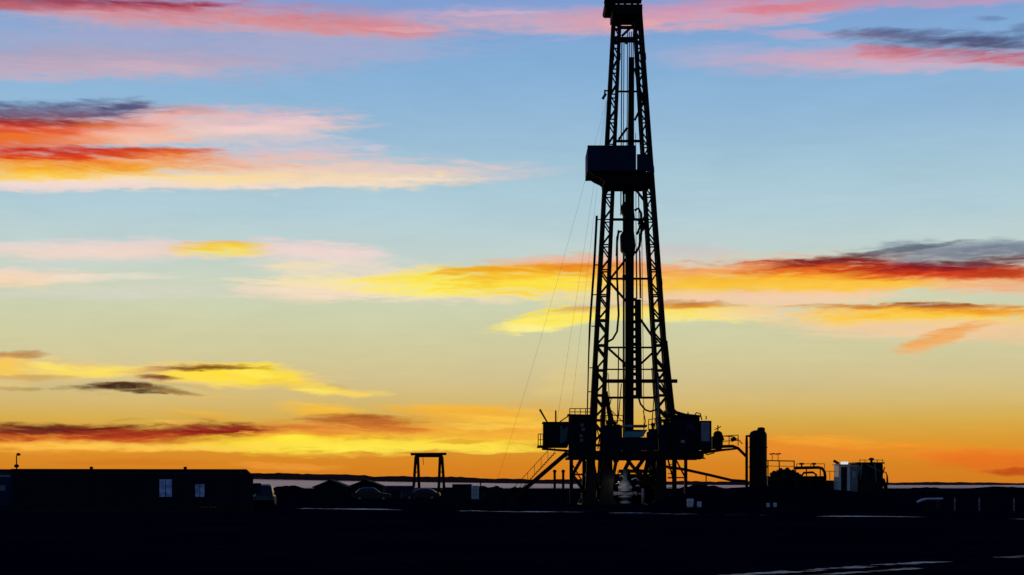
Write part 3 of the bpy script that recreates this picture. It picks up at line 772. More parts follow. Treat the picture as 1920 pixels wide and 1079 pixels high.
for i in range(4):
    dy = i*.13; MB().tube([W(1722,942,112)+Vector((0,dy,0)), W(1729,938,112)+Vector((0,dy,0)), W(1737,936,112)+Vector((0,dy,0)), W(1768,935.5,112)+Vector((0,dy,0))], .065, 8).build('pale_pipe', M['white'], pb)
for px in (1740,1762):
    x = W(px,0,112).x; m = MB(); zz = W(0,938.5,112).z; m.beam((x,111.9,zz),(x,112.6,zz),.07); m.beam((x,111.95,zz),(x-.1,111.95,0),.06); m.beam((x,112.5,zz),(x-.1,112.5,0),.06); m.build('trestle', M['steel'], pb)
mp_ = None
for px, lab in ((1790,'thin grey marker post left of its twin, right of the pale pipe bundle'),(1836,'thin grey marker post right of its twin, right of the pale pipe bundle'),(1901,'thin grey marker post near the right edge of the photo')):
    b = Vector((W(px,0,112).x,112,0))
    if mp_ is None:
        mp_ = thing('marker_post', b, lab, 'post', 'grey marker posts on the dark ground')
        MB().bbox(b.x-.045,b.x+.045,111.97,112.03,0,.9,.01).build('stake', M['grey'], mp_); MB().bbox(b.x-.05,b.x+.05,111.95,111.969,.62,.78,.005).build('reflector', M['pale'], mp_)
    else:
        c = copy_tree(mp_); c.location = b; c['label'] = lab

# ------------------------------------------------------------------ left hand site cabins
lt = thing('office_trailer', at_base(250,105), 'very long low dark office trailer with two dim blue windows', 'trailer')
D = 105; z1 = W(0,881.5,D).z
pl = [(W(30,0,D).x,.35),(W(472,0,D).x,.35),(W(472,0,D).x,W(0,894,D).z),(W(459,0,D).x,z1),(W(30,0,D).x,z1)]
MB().prism(pl, D, D+3).build('wall', M['trailer'], lt)
m = MB(); m.box(W(29,0,D).x, W(459,0,D).x, D-.08, D+3.06, z1+.003, z1+.06)
m.beam(Vector((W(459,0,D).x,D-.03,z1+.03)), Vector((W(473.5,0,D).x,D-.03,W(0,893.5,D).z)), .06)
for i in range(40):
    x = W(30,0,D).x + (W(459,0,D).x-W(30,0,D).x)*i/40; m.box(x-.015,x+.015,D-.022,D-.002,.4,z1-.12)
m.build('roof', M['roof'], lt)
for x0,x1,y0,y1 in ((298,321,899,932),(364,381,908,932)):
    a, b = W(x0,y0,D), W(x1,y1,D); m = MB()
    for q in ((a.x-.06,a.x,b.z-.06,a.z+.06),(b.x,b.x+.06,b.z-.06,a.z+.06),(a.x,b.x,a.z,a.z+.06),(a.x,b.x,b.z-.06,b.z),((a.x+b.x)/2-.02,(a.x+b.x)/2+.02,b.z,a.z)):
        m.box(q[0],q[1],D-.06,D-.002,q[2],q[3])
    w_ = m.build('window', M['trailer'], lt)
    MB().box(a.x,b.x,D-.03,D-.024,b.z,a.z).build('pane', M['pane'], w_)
a = W(405,895,D); MB().bbox(a.x, a.x+.9, D-.05, D-.003, .4, a.z, .01).build('door', M['trailer'], lt)
m = MB()
for i in range(3): m.box(a.x-.1, a.x+1.0, D-.3*(3-i)-.06, D-.3*(2-i)-.07, .0, .12*(i+1))
m.build('door_step', M['steel'], lt)
MB().box(W(31,0,D).x, W(471,0,D).x, D+.1, D+.14, .0, .345).build('skirting', M['roof'], lt)
MB().box(W(471.5,0,D).x-.04, W(471.5,0,D).x, D+.15, D+2.9, .0, .345).build('skirting', M['roof'], lt)
for px in (60,150,240,340,430): MB().bbox(W(px,0,D).x-.25, W(px,0,D).x+.25, D+.2, D+2.8, 0, .345, .02).build('footing', M['steel'], lt)
MB().bbox(W(480,0,D).x-.3, W(480,0,D).x+.25, D+.6, D+1.6, W(0,927,D).z, W(0,906,D).z, .06).build('cooling_unit', M['wall'], lt)
lt2 = thing('storage_trailer', at_base(-60,112), 'shorter navy trailer with a pale stripe cut by the left edge of the photo', 'trailer')
for px,py,w_,h_ in ((120,893,.5,.3),(215,900,.35,.35),(270,890,.3,.2)):
    q = W(px,py,D); MB().bbox(q.x, q.x+w_, D-.14, D-.003, q.z-h_, q.z, .02).build('vent', M['steel'], lt)
MB().tube([W(335,884,D)-Vector((0,.05,0)), W(335,940,D)-Vector((0,.05,0))], .035, 6).build('downpipe', M['roof'], lt)
for px in (180, 352): MB().lathe(W(px,881,D+1.4), [(.1,-.05),(.1,.12),(.16,.13),(.05,.2)], 10).build('roof_vent', M['roof'], lt)
lt.rotation_euler.z = R(9)
D = 112; z1 = W(0,882,D).z
MB().box(W(-139,0,D).x, W(23,0,D).x, D+.1, D+.14, .0, .345).build('skirting', M['roof'], lt2)
MB().bbox(W(-140,0,D).x, W(24,0,D).x, D, D+2.6, .35, z1, .06).build('wall', M['wall'], lt2)
MB().box(W(-141,0,D).x, W(25,0,D).x, D-.06, D+2.66, z1+.003, z1+.07).build('roof', M['roof'], lt2)
MB().bbox(W(-130,0,D).x, W(20,0,D).x, D-.04, D-.003, W(0,895,D).z, W(0,891,D).z, .01).build('stripe', M['teal'], lt2)
MB().bbox(W(-8,0,D).x, W(10,0,D).x, D-.05, D-.003, W(0,921,D).z, W(0,910,D).z, .02).build('window', M['grey'], lt2)
for px in (-100,-10): MB().bbox(W(px,0,D).x-.3, W(px,0,D).x+.3, D+.2, D+2.4, 0, .345, .02).build('footing', M['steel'], lt2)
ap = thing('lamp_pole', at_base(31,116), 'thin dark pole with a small hooked lamp head above the trailer roofs', 'lamp pole')
D = 116
MB().tube([at_base(31,D), W(31,876,D), W(31,857,D), W(32,851,D), W(35,850,D)], [.05,.05,.04,.04,.04]).build('pole', M['rust'], ap)
MB().sphere(W(35,852.5,D), .13, sc=(1.1,1,.8)).build('lamp_head', M['rust'], ap)
MB().lathe(W(31,874,D)-Vector((0,0,.12)), [(.06,0),(.17,.04),(.17,.18),(.06,.24)], 10).build('collar', M['rust'], ap)

def car_mesh(loc, rotz, label, name='parked_car', high=1.0):
    """side profile swept across with rounded shoulders; nose towards +x before turning"""
    t = thing(name, loc, label, 'car'); t.rotation_euler = (0,0,rotz)
    L0 = Vector(loc)
    lower = [(-2.2,.35),(-2.28,.6),(-2.22,.9),(-1.9,.97),(.95,.97),(1.9,.86),(2.18,.7),(2.22,.4),(1.9,.25),(-1.95,.25)]
    upper = [(-1.85,.965),(-1.35,1.36*high),(-.9,1.46*high),(.0,1.47*high),(.35,1.42*high),(1.05,.965)]
    def loft(prof, ws):
        vs = []; fs = []; n = len(prof)
        for sy, f in ws:
            for x, z in prof:
                vs.append(L0 + Vector((x*f[0], sy, f[2] + (z-f[2])*f[1])))
        for j in range(len(ws)-1):
            for i in range(n): fs.append((j*n+i, j*n+(i+1)%n, (j+1)*n+(i+1)%n, (j+1)*n+i))
        fs.append(tuple(range(n))[::-1]); fs.append(tuple((len(ws)-1)*n+i for i in range(n)))
        return MB().add(vs, fs)
    loft(lower, [(-.88,(.95,.85,.6)),(-.8,(1,1,.6)),(.8,(1,1,.6)),(.88,(.95,.85,.6))]).build('body', M['car'], t)
    loft(upper, [(-.76,(.97,.25,.96)),(-.6,(.98,.9,.96)),(-.4,(1,1,.96)),(.4,(1,1,.96)),(.6,(.98,.9,.96)),(.76,(.97,.25,.96))]).build('cabin', M['car'], t)
    for s in (-1,1):
        y = s*.745
        vs = [L0+Vector((x, s*(.77-.16*(z-.97)/.4)+s*.008, z)) for x, z in ((-1.55,1.0),(-1.2,1.28*high),(-.3,1.36*high),(.2,1.34*high),(.75,1.0))]
        MB().add(vs + [v-Vector((0,s*.03,0)) for v in vs], [(0,1,2,3,4),(9,8,7,6,5)]+[(i,(i+1)%5,5+(i+1)%5,5+i) for i in range(5)]).build('window', M['carglass'], t)
    for x in (-1.35,1.35):
        for s in (-1,1):
            c = L0+Vector((x,s*.78,.31)); m = MB()
            m.tube([c-Vector((0,.1,0)), c+Vector((0,.1,0))], .31, 18); w = m.build('wheel', M['rubber'], t)
            MB().tube([c+Vector((0,s*.1,0)), c+Vector((0,s*.115,0))], .18, 12).build('rim', M['grey'], w)
    for s in (-1,1):
        MB().bbox(L0.x-2.27, L0.x-2.2, L0.y+s*.62-.14, L0.y+s*.62+.14, .68, .82, .02).build('tail_light', material('dull red lens', (.12,.01,.01), .3), t)
        MB().bbox(L0.x+2.1, L0.x+2.18, L0.y+s*.6-.15, L0.y+s*.6+.15, .62, .74, .02).build('headlight', M['pale'], t)
    return t
car_mesh(at_base(496,132), R(96), 'dark blue car with a rounded roof seen end on, right of the long trailer', high=1.28)
car_mesh(at_base(697,186), R(4), 'dark car parked side on in front of the right gabled hut', high=1.06)
car_mesh(at_base(790,196), R(178), 'dark car parked side on beneath the portal frame', high=.98)

def hut(px0, px1, peak, eave, D, label):
    a, b = W(px0,eave,D), W(px1,eave,D); c = W((px0+px1)/2,peak,D)
    t = thing('gabled_hut', Vector((c.x,D,0)), label, 'hut', 'gabled huts on the left of the site')
    i = .22
    MB().prism([(a.x+i,0),(b.x-i,0),(b.x-i,b.z+.02),(c.x,c.z-.14),(a.x+i,a.z+.02)], D+.25, D+5.2).build('wall', M['hut'], t)
    for p, q in ((a,c),(b,c)):
        m = MB(); m.prism([(p.x,p.z-.06),(q.x,q.z-.08),(q.x,q.z+.02),(p.x,p.z+.04)], D, D+5.5); m.build('roof_slope', M['roof'], t)
    MB().bbox(c.x-.45, c.x+.45, D+.2, D+.245, .05, 1.55, .01).build('door', M['steel'], t)
    return t
hut(585, 653, 900, 914, 200, 'dark gabled hut standing clear of the parked car, the left one of two')
hut(650, 720, 900, 913, 204, 'dark gabled hut with a car parked in front, the right one of two')
def container(px0, px1, py, D, label, mat='wall', name='shipping_container'):
    a, b = W(px0,py,D), W(px1,py,D); t = thing(name, Vector(((a.x+b.x)/2,D,0)), label, 'container')
    MB().bbox(a.x, b.x, D, D+2.4, .12, a.z, .03).build('shell', M[mat], t)
    m = MB(); n = max(3, int((b.x-a.x)/.35))
    for i in range(n): x = a.x+(b.x-a.x)*(i+.5)/n; m.box(x-.06,x+.06,D-.04,D-.002,.2,a.z-.1)
    m.build('rib', M[mat], t)
    for x in (a.x+.08, b.x-.08): MB().box(x-.1,x+.1,D-.06,D+2.46,0,.118).build('skid', M['steel'], t)
    MB().box(a.x-.05,b.x+.05,D-.05,D+2.45,a.z+.003,a.z+.06).build('roof', M['roof'], t)
    return t
container(717, 776, 912, 215, 'long low navy container between the right hut and the portal frame')
container(848, 884, 909, 196, 'short dark blue container right of the portal frame', 'trailer')
container(832, 850, 915, 215, 'small low pale box container between portal frame and short container', 'trailer')
wb = thing('water_tote', at_base(891,192), 'small white caged water tote just right of the short dark container', 'water tank')
c = at_base(891,192)
MB().bbox(c.x-.42,c.x+.42,191.6,192.4,.16,1.75,.08).build('bladder', M['white'], wb)
m = MB()
for dx in (-.44,-.15,.15,.44):
    m.beam(c+Vector((dx,-.44,.1)), c+Vector((dx,-.44,1.8)), .03)
for z in (.2,.7,1.2,1.75): m.beam(c+Vector((-.44,-.45,z)), c+Vector((.44,-.45,z)), .03)
m.build('cage', M['grey'], wb); MB().bbox(c.x-.46,c.x+.46,191.55,192.45,0,.15,.01).build('pallet', M['hut'], wb)
fpst = MB(); b = at_base(901,190); fpst.tube([b, b+Vector((0,0,2.15))], .07, 8); fpst.beam(b+Vector((-.12,0,2.12)), b+Vector((.12,0,2.16)), .08)
props(fpst.build('stub_post', M['steel']), 'single short dark post beside the white water tote', 'post')
th = thing('tarped_heap', at_base(928,185), 'low dark tarpaulin covered heap between the water tote and the pipe ramp foot', 'covered heap')
rnd = random.Random(31); c = at_base(928,185); vs_h = []; n_ = 12
for j_ in range(7):
    for i_ in range(n_+1):
        u_, v_ = i_/n_, j_/6; h_ = (1-abs(2*u_-1)**3)*(1-abs(2*v_-1)**3); vs_h.append(c + Vector(((u_-.5)*3.4, (v_-.5)*2.2, 1.75*h_*rnd.uniform(.86,1.05))))
MB().add(vs_h, [(j_*(n_+1)+i_, j_*(n_+1)+i_+1, (j_+1)*(n_+1)+i_+1, (j_+1)*(n_+1)+i_) for j_ in range(6) for i_ in range(n_)]).build('tarpaulin', M['hut'], th)
MB().tube([c+Vector((-1.0,-.7,1.35)), c+Vector((-.95,-1.2,.1))], .02, 5).build('tie_rope', M['cable'], th)
sk2 = thing('tool_crate', at_base(742,205), 'small dark lidded tool crate standing just left of the portal frame, behind the parked cars', 'crate')
c = at_base(742,205)
MB().bbox(c.x-.7, c.x+.7, 204.6, 205.6, .08, 1.1, .04).build('box', M['trailer'], sk2); MB().bbox(c.x-.74, c.x+.74, 204.56, 205.64, 1.105, 1.25, .03).build('lid', M['roof'], sk2)
gt = thing('portal_frame', at_base(804,220), 'dark red portal frame gantry with two tapered legs left of the rig', 'gantry')
D = 220
MB().beam(W(770,852,D), W(837,851.5,D), .34, .5).build('top_beam', M['rust'], gt)
MB().beam(W(778,856,D), W(830,856,D), .28, .35).build('lower_beam', M['rust'], gt)
for px, dx in ((781.5,-1),(827,1)):
    m = MB(); top = W(px,857,D); foot = at_base(px+dx*1.0,D)
    for s, y in ((-1,-1.6),(1,1.6)):
        m.beam(Vector((foot.x+s*.36, D+y, 0)), Vector((top.x+s*.14, D, top.z)), .36)
    for z in (1.2,2.4,3.6,4.8): k = z/6; w = .36*(1-k)+.14*k; m.beam(Vector((foot.x-w, D+1.6*(1-k), z)), Vector((foot.x+w, D-1.6*(1-k), z)), .14)
    m.build('leg', M['rust'], gt)
MB().tube([W(793,858,D), W(794,872,D)], .04, 6).build('hoist_chain', M['rust'], gt)

# ------------------------------------------------------------------ sky
def pxdir(px, py):
    az = math.atan((px-960)/F); el = math.atan((HZ-py)/F*math.cos(az))
    return az*F/100, -el*F/100            # hundreds of photo pixels, v grows downwards from the horizon
STROKES = []
def S(px, py, hw, hh, slope, top, bot=None, op=.9, soft=.9):
    STROKES.append((px, py, hw, hh, slope, top, bot or top, op, soft))
#SKY
# top band
S(330,88,620,66,0,(160,163,200),(182,170,195),.75,1)
S(120,120,430,34,0,(172,163,190),(207,172,186),.8,.8)
S(640,80,270,46,.0,(168,166,202),(165,175,210),.6,1)
S(380,28,560,36,.045,(186,134,165),(218,165,172),.88,1)
S(-20,2,420,20,.01,(120,62,100),(150,80,105),.85,1)
S(190,12,260,10,.015,(150,30,60),(190,70,80),.85,.9)
S(330,30,380,15,.05,(206,122,132),(220,150,150),.7,1)
S(620,45,220,22,.05,(212,124,126),(222,136,132),.7,1)
S(740,55,120,18,.05,(214,130,140),(222,150,150),.5,1)
S(1000,38,330,28,.02,(178,168,205),(226,170,178),.8,1)
S(1150,38,170,24,.02,(190,155,185),(232,160,160),.75,1)
S(1360,22,280,36,-.07,(208,142,170),(228,170,182),.85,.9)
S(1500,12,170,15,-.05,(212,115,130),(222,130,138),.75,1)
S(1780,1,260,12,-.03,(196,140,172),(190,155,190),.85,.9)
# upper right cloud
S(1520,112,330,34,0,(185,168,200),(205,170,195),.6,1)
S(1700,112,320,26,0,(208,150,172),(222,178,192),.8,1)
S(1660,98,70,16,.05,(205,110,128),(220,135,140),.7,1)
S(1810,104,200,15,.05,(170,92,118),(200,108,122),.75,1)
S(1900,112,90,12,.03,(175,95,115),(210,120,130),.65,1)
S(1500,64,90,11,.03,(190,165,195),(205,165,190),.7,1)
S(1630,67,90,12,.02,(128,128,165),(150,140,170),.8,.9)
S(1780,74,210,20,.03,(78,88,130),(100,98,132),.88,.95)
S(1860,78,110,11,.04,(66,76,112),(85,80,110),.75,1)
S(1842,34,32,7,0,(95,118,160),None,.6,1)
S(1925,52,30,12,0,(90,110,150),None,.6,1)
# big left cloud
S(340,238,340,42,0,(226,180,180),(240,208,196),.92,.8)
S(520,234,130,22,-.02,(224,188,198),(238,206,202),.85,.8)
S(350,208,70,9,.03,(190,140,140),None,.6,1)
S(330,318,560,44,0,(226,190,190),(246,214,180),.85,.9)
S(640,330,330,26,-.005,(238,205,190),(250,222,170),.8,.9)
S(880,326,220,20,-.02,(214,198,204),(206,200,208),.55,1)
S(330,340,560,18,0,(250,218,165),(244,222,214),.85,.9)
S(280,338,300,12,0,(252,222,140),(250,224,180),.7,1)
S(90,349,260,12,0,(242,216,208),None,.8,.9)
S(500,282,190,24,-.06,(206,198,212),(220,196,200),.65,1)
S(400,262,190,9,-.05,(186,196,210),None,.65,1)
S(690,277,36,6,-.05,(216,200,216),None,.6,1)
S(60,252,300,40,.0,(226,90,40),(240,130,60),.9,.9)
S(260,238,110,26,-.1,(236,170,160),(244,190,165),.75,1)
S(230,262,190,16,-.04,(245,195,170),(247,205,180),.75,1)
S(20,250,120,24,0,(224,60,26),(236,95,30),.8,1)
S(80,266,150,16,.02,(240,125,45),(225,95,30),.8,1)
S(80,211,250,23,-.03,(80,88,130),(118,80,104),.92,.9)
S(225,204,60,8,-.1,(72,80,124),None,.8,.9)
S(60,230,220,8,.01,(130,34,34),(180,40,26),.8,1)
S(190,234,60,8,.0,(220,110,50),None,.6,1)
S(120,308,420,26,0,(240,120,40),(244,190,110),.9,.9)
S(40,316,280,22,0,(238,130,26),(252,200,56),.92,.9)
S(150,287,280,12,0,(190,22,14),(222,70,26),.95,.8)
S(340,289,120,12,.0,(216,80,26),(238,140,60),.85,1)
S(40,330,150,12,0,(252,196,50),(250,214,110),.7,1)
# middle band
S(220,470,370,22,0,(238,212,208),(246,214,192),.85,.9)
S(120,492,260,14,0,(205,212,208),None,.5,1)
S(590,466,160,20,.06,(240,212,206),None,.8,.9)
S(420,467,96,18,0,(238,182,44),(255,232,70),.95,.75)
S(20,520,170,19,.0,(244,214,200),(252,214,170),.88,.9)
S(200,522,180,9,-.03,(236,222,206),None,.65,1)
S(300,548,420,14,0,(222,214,206),None,.45,1)
S(610,498,180,44,.08,(234,214,212),(242,220,196),.6,1)
S(640,478,110,16,.06,(240,214,206),None,.6,1)
S(560,500,90,10,-.06,(248,228,176),None,.6,1)
S(700,505,70,16,.1,(240,218,200),None,.5,1)
S(590,545,150,22,0,(246,222,190),(244,216,190),.85,.8)
S(620,528,120,17,0,(250,236,150),(250,232,130),.75,1)
S(900,535,460,34,-.01,(244,222,190),(246,222,196),.85,.8)
S(890,530,280,30,-.02,(251,226,52),(255,242,84),.95,.85)
S(1060,522,250,44,-.02,(242,164,60),(254,224,56),.95,.85)
S(1010,508,200,17,-.03,(238,160,36),(244,190,40),.9,.9)
S(1150,508,170,19,0,(232,120,34),(244,160,40),.85,.9)
S(1080,488,200,9,-.02,(240,184,170),None,.65,1)
S(1080,535,160,12,0,(255,236,70),None,.8,1)
S(1250,472,150,22,0,(200,196,200),(222,190,180),.6,1)
S(1420,532,340,58,-.03,(240,190,150),(248,205,130),.9,.85)
S(1420,530,300,38,-.03,(238,140,40),(253,204,56),.95,.85)
S(1300,532,110,24,0,(250,190,60),(253,212,60),.7,1)
S(1560,520,190,38,0,(236,120,50),(253,192,50),.92,.85)
S(1780,520,300,30,.015,(226,110,50),(248,180,100),.9,.9)
S(1560,532,320,19,.0,(252,186,46),(253,206,80),.95,.9)
S(1640,506,340,22,.02,(176,30,20),(240,116,30),.95,.85)
S(1780,510,240,20,.02,(150,16,24),(222,66,34),.95,.85)
S(1500,500,110,13,-.08,(190,60,24),(220,90,30),.8,1)
S(1800,472,220,24,-.02,(116,132,152),(122,112,128),.88,.9)
S(1580,486,130,12,-.07,(86,26,40),(130,24,30),.9,.9)
S(1720,465,110,6,-.14,(92,102,116),None,.8,.9)
S(1850,492,190,11,-.06,(88,44,62),(120,40,50),.88,.9)
S(1880,470,110,9,-.02,(112,122,140),None,.7,1)
S(1880,540,160,16,.04,(240,172,120),(244,190,160),.7,1)
S(1430,558,280,16,0,(242,206,186),None,.75,.9)
# second band
S(1030,602,120,22,-.13,(255,226,50),(255,240,120),.95,.6)
S(985,612,66,15,.05,(254,234,90),(255,248,170),.85,.8)
S(1115,578,80,8,-.08,(196,120,40),(230,160,40),.85,1)
S(1280,588,220,17,.01,(252,212,56),(254,238,130),.92,.8)
S(1290,572,110,8,.02,(180,90,36),(226,150,50),.88,.9)
S(1460,588,170,14,.0,(244,210,180),None,.75,1)
S(1740,602,310,38,0,(248,208,140),(241,206,170),.9,.85)
S(1720,590,280,21,0,(248,180,42),(254,214,76),.95,.85)
S(1720,576,250,7,0,(176,88,36),(236,160,50),.85,.9)
S(1760,573,90,7,.02,(140,66,40),None,.75,1)
S(1850,586,130,9,.05,(226,134,44),(250,190,60),.8,1)
S(1750,616,230,18,0,(243,204,156),(240,202,160),.7,1)
S(1880,626,120,22,0,(243,200,150),None,.65,1)
S(1765,634,100,15,-.28,(238,164,84),(242,180,110),.95,.8)
# low left
S(60,690,190,24,0,(244,206,120),(236,196,110),.7,1)
S(15,665,85,8,0,(184,124,58),None,.85,.9)
S(10,686,60,20,0,(250,196,90),(252,206,70),.9,.9)
S(140,694,110,16,.03,(253,220,70),(250,222,120),.9,.9)
S(190,698,60,10,0,(252,226,90),None,.7,1)
S(60,706,90,7,-.03,(206,160,80),None,.7,1)
S(420,704,230,26,.04,(246,206,110),(248,208,110),.85,.85)
S(440,702,160,22,.03,(255,224,40),(254,224,80),.95,.85)
S(370,688,90,6,.0,(140,84,34),None,.85,.9)
S(280,692,70,6,-.06,(196,140,90),None,.7,1)
S(298,706,56,8,0,(108,52,30),(150,80,50),.92,.8)
S(520,708,30,6,0,(214,150,40),None,.8,1)
S(580,722,110,16,.18,(250,214,80),(252,210,70),.88,.8)
S(670,738,80,10,.02,(252,216,100),None,.85,.9)
S(225,728,112,12,.015,(78,40,26),(50,20,12),.98,.7)
S(320,734,70,6,.12,(150,110,50),None,.8,.9)
S(400,743,70,4,.02,(240,186,80),None,.6,1)
S(40,727,60,6,0,(150,128,72),None,.75,.9)
S(20,722,60,14,0,(240,206,130),None,.4,1)
S(240,785,50,5,-.1,(196,150,60),None,.6,1)
S(390,778,80,9,.12,(240,186,70),(214,160,60),.7,.9)
S(600,768,90,15,.06,(250,196,60),(244,180,50),.8,.9)
S(870,774,160,17,.08,(252,186,50),(248,178,52),.9,.85)
S(960,806,130,9,-.02,(240,150,44),None,.7,.9)
S(900,790,110,7,.04,(236,160,50),None,.6,.9)
S(830,806,90,8,.02,(255,206,70),None,.7,.9)
# near the horizon
S(900,800,320,44,.0,(236,172,60),(246,182,56),.65,1)
S(950,790,150,10,.06,(254,204,70),None,.7,1)
S(960,818,180,12,.0,(250,182,56),None,.6,1)
S(620,806,230,20,.0,(226,130,50),(244,150,50),.8,.9)
S(200,836,420,14,.0,(250,160,56),(252,190,70),.85,.9)
S(110,814,330,21,.02,(104,34,24),(200,76,34),.95,.85)
S(60,808,160,11,.03,(92,34,28),(130,44,28),.85,.9)
S(310,814,250,16,-.03,(116,24,20),(204,74,34),.95,.85)
S(420,805,115,15,.04,(110,8,20),(156,24,30),.97,.8)
S(500,812,60,8,.0,(226,110,40),None,.7,1)
S(680,790,115,15,.03,(166,88,36),(204,108,44),.93,.85)
S(640,816,66,12,.05,(206,80,38),(236,120,40),.9,.85)
S(710,820,50,6,.03,(200,100,40),None,.7,1)
S(560,830,260,24,.0,(253,210,56),(255,236,66),.95,.85)
S(760,834,330,15,.0,(253,220,60),(255,238,84),.95,.85)
S(300,838,300,10,.0,(254,206,80),None,.8,1)
S(560,822,60,10,-.08,(255,236,66),None,.8,1)
S(900,838,180,10,.02,(254,222,74),None,.8,1)
S(560,874,120,8,.03,(246,160,60),None,.6,1)
S(250,868,160,8,0,(206,112,30),None,.5,1)
# right, low
S(1500,842,170,28,.02,(240,140,46),(236,130,40),.75,1)
S(1570,832,150,12,.06,(246,172,54),(240,156,44),.8,1)
S(1760,850,260,20,.03,(240,146,40),(236,128,36),.65,1)
S(1880,866,150,24,.02,(236,112,34),(230,104,30),.8,1)
S(1910,885,60,8,.0,(184,70,22),None,.8,.9)
S(1050,720,50,36,0,(232,206,130),None,.4,1)
# finer broken wisps
S(90,684,40,7,.05,(255,232,110),None,.7,1)
S(215,690,55,8,.04,(252,222,96),None,.7,1)
S(480,700,60,8,.12,(255,236,90),None,.7,1)
S(545,708,40,9,.15,(255,226,70),None,.7,1)
S(600,730,50,9,.1,(255,236,110),None,.75,1)
S(640,722,30,4,.2,(214,176,96),None,.6,1)
S(400,690,120,3,.02,(120,66,28),None,.7,1)
S(350,722,110,5,.1,(196,170,110),None,.5,1)
S(520,722,80,6,.05,(214,186,120),None,.5,1)
S(350,790,60,5,.06,(250,190,80),None,.6,1)
S(440,792,70,4,.1,(170,110,40),None,.6,1)
S(560,800,60,6,.02,(206,110,44),None,.6,1)
S(660,808,80,6,.04,(244,160,60),None,.6,1)
S(740,806,60,5,.03,(204,104,44),None,.6,1)
S(800,818,90,5,-.02,(250,190,60),None,.6,1)
S(860,826,70,4,-.04,(214,140,40),None,.6,1)
S(930,800,120,5,.03,(255,210,80),None,.6,1)
S(990,775,60,8,.1,(252,192,70),None,.5,1)
S(820,786,60,5,.05,(240,170,60),None,.5,1)
S(640,852,160,5,-.01,(240,180,60),None,.5,1)
S(150,850,160,5,.0,(240,150,50),None,.5,1)
S(1540,520,90,8,-.1,(250,180,50),None,.5,1)
S(1450,512,80,7,-.12,(226,110,30),None,.55,1)
S(1370,505,110,8,-.1,(246,176,110),None,.6,1)
S(1700,500,120,6,.02,(140,20,24),None,.6,1)
S(1880,515,80,9,.02,(190,70,30),None,.6,1)
S(1640,474,60,4,-.1,(110,120,134),None,.6,1)
S(1000,520,120,7,-.04,(250,196,50),None,.6,1)
S(860,512,60,10,-.1,(236,180,44),None,.55,1)
S(1010,596,60,5,-.15,(255,240,120),None,.6,1)
S(450,240,120,10,-.04,(244,208,200),None,.6,1)
S(560,226,60,8,.06,(238,206,206),None,.5,1)
S(300,222,90,9,-.08,(238,176,170),None,.55,1)
S(520,300,120,9,-.06,(232,196,188),None,.6,1)
S(700,318,120,6,-.02,(226,200,205),None,.5,1)
S(800,334,120,5,-.01,(252,228,190),None,.6,1)
S(250,62,180,12,.02,(160,166,206),None,.6,1)
S(300,128,120,9,.02,(216,176,186),None,.5,1)
S(760,52,80,5,.02,(232,178,186),None,.5,1)
S(900,26,120,5,.01,(226,180,196),None,.5,1)
S(1180,46,70,8,.01,(240,172,160),None,.5,1)
#ENDSKY
GRAD = [(-900,(40,70,130)),(-420,(80,120,190)),(-120,(118,148,206)),(0,(130,158,210)),(60,(127,166,212)),(150,(136,178,215)),(230,(148,185,215)),(320,(164,197,214)),(400,(177,205,215)),(460,(190,209,208)),
        (540,(204,212,188)),(600,(206,208,170)),(660,(209,202,156)),(710,(211,194,143)),(750,(213,186,118)),(790,(215,172,76)),(830,(219,152,48)),(870,(217,133,34)),(912,(212,122,32))]

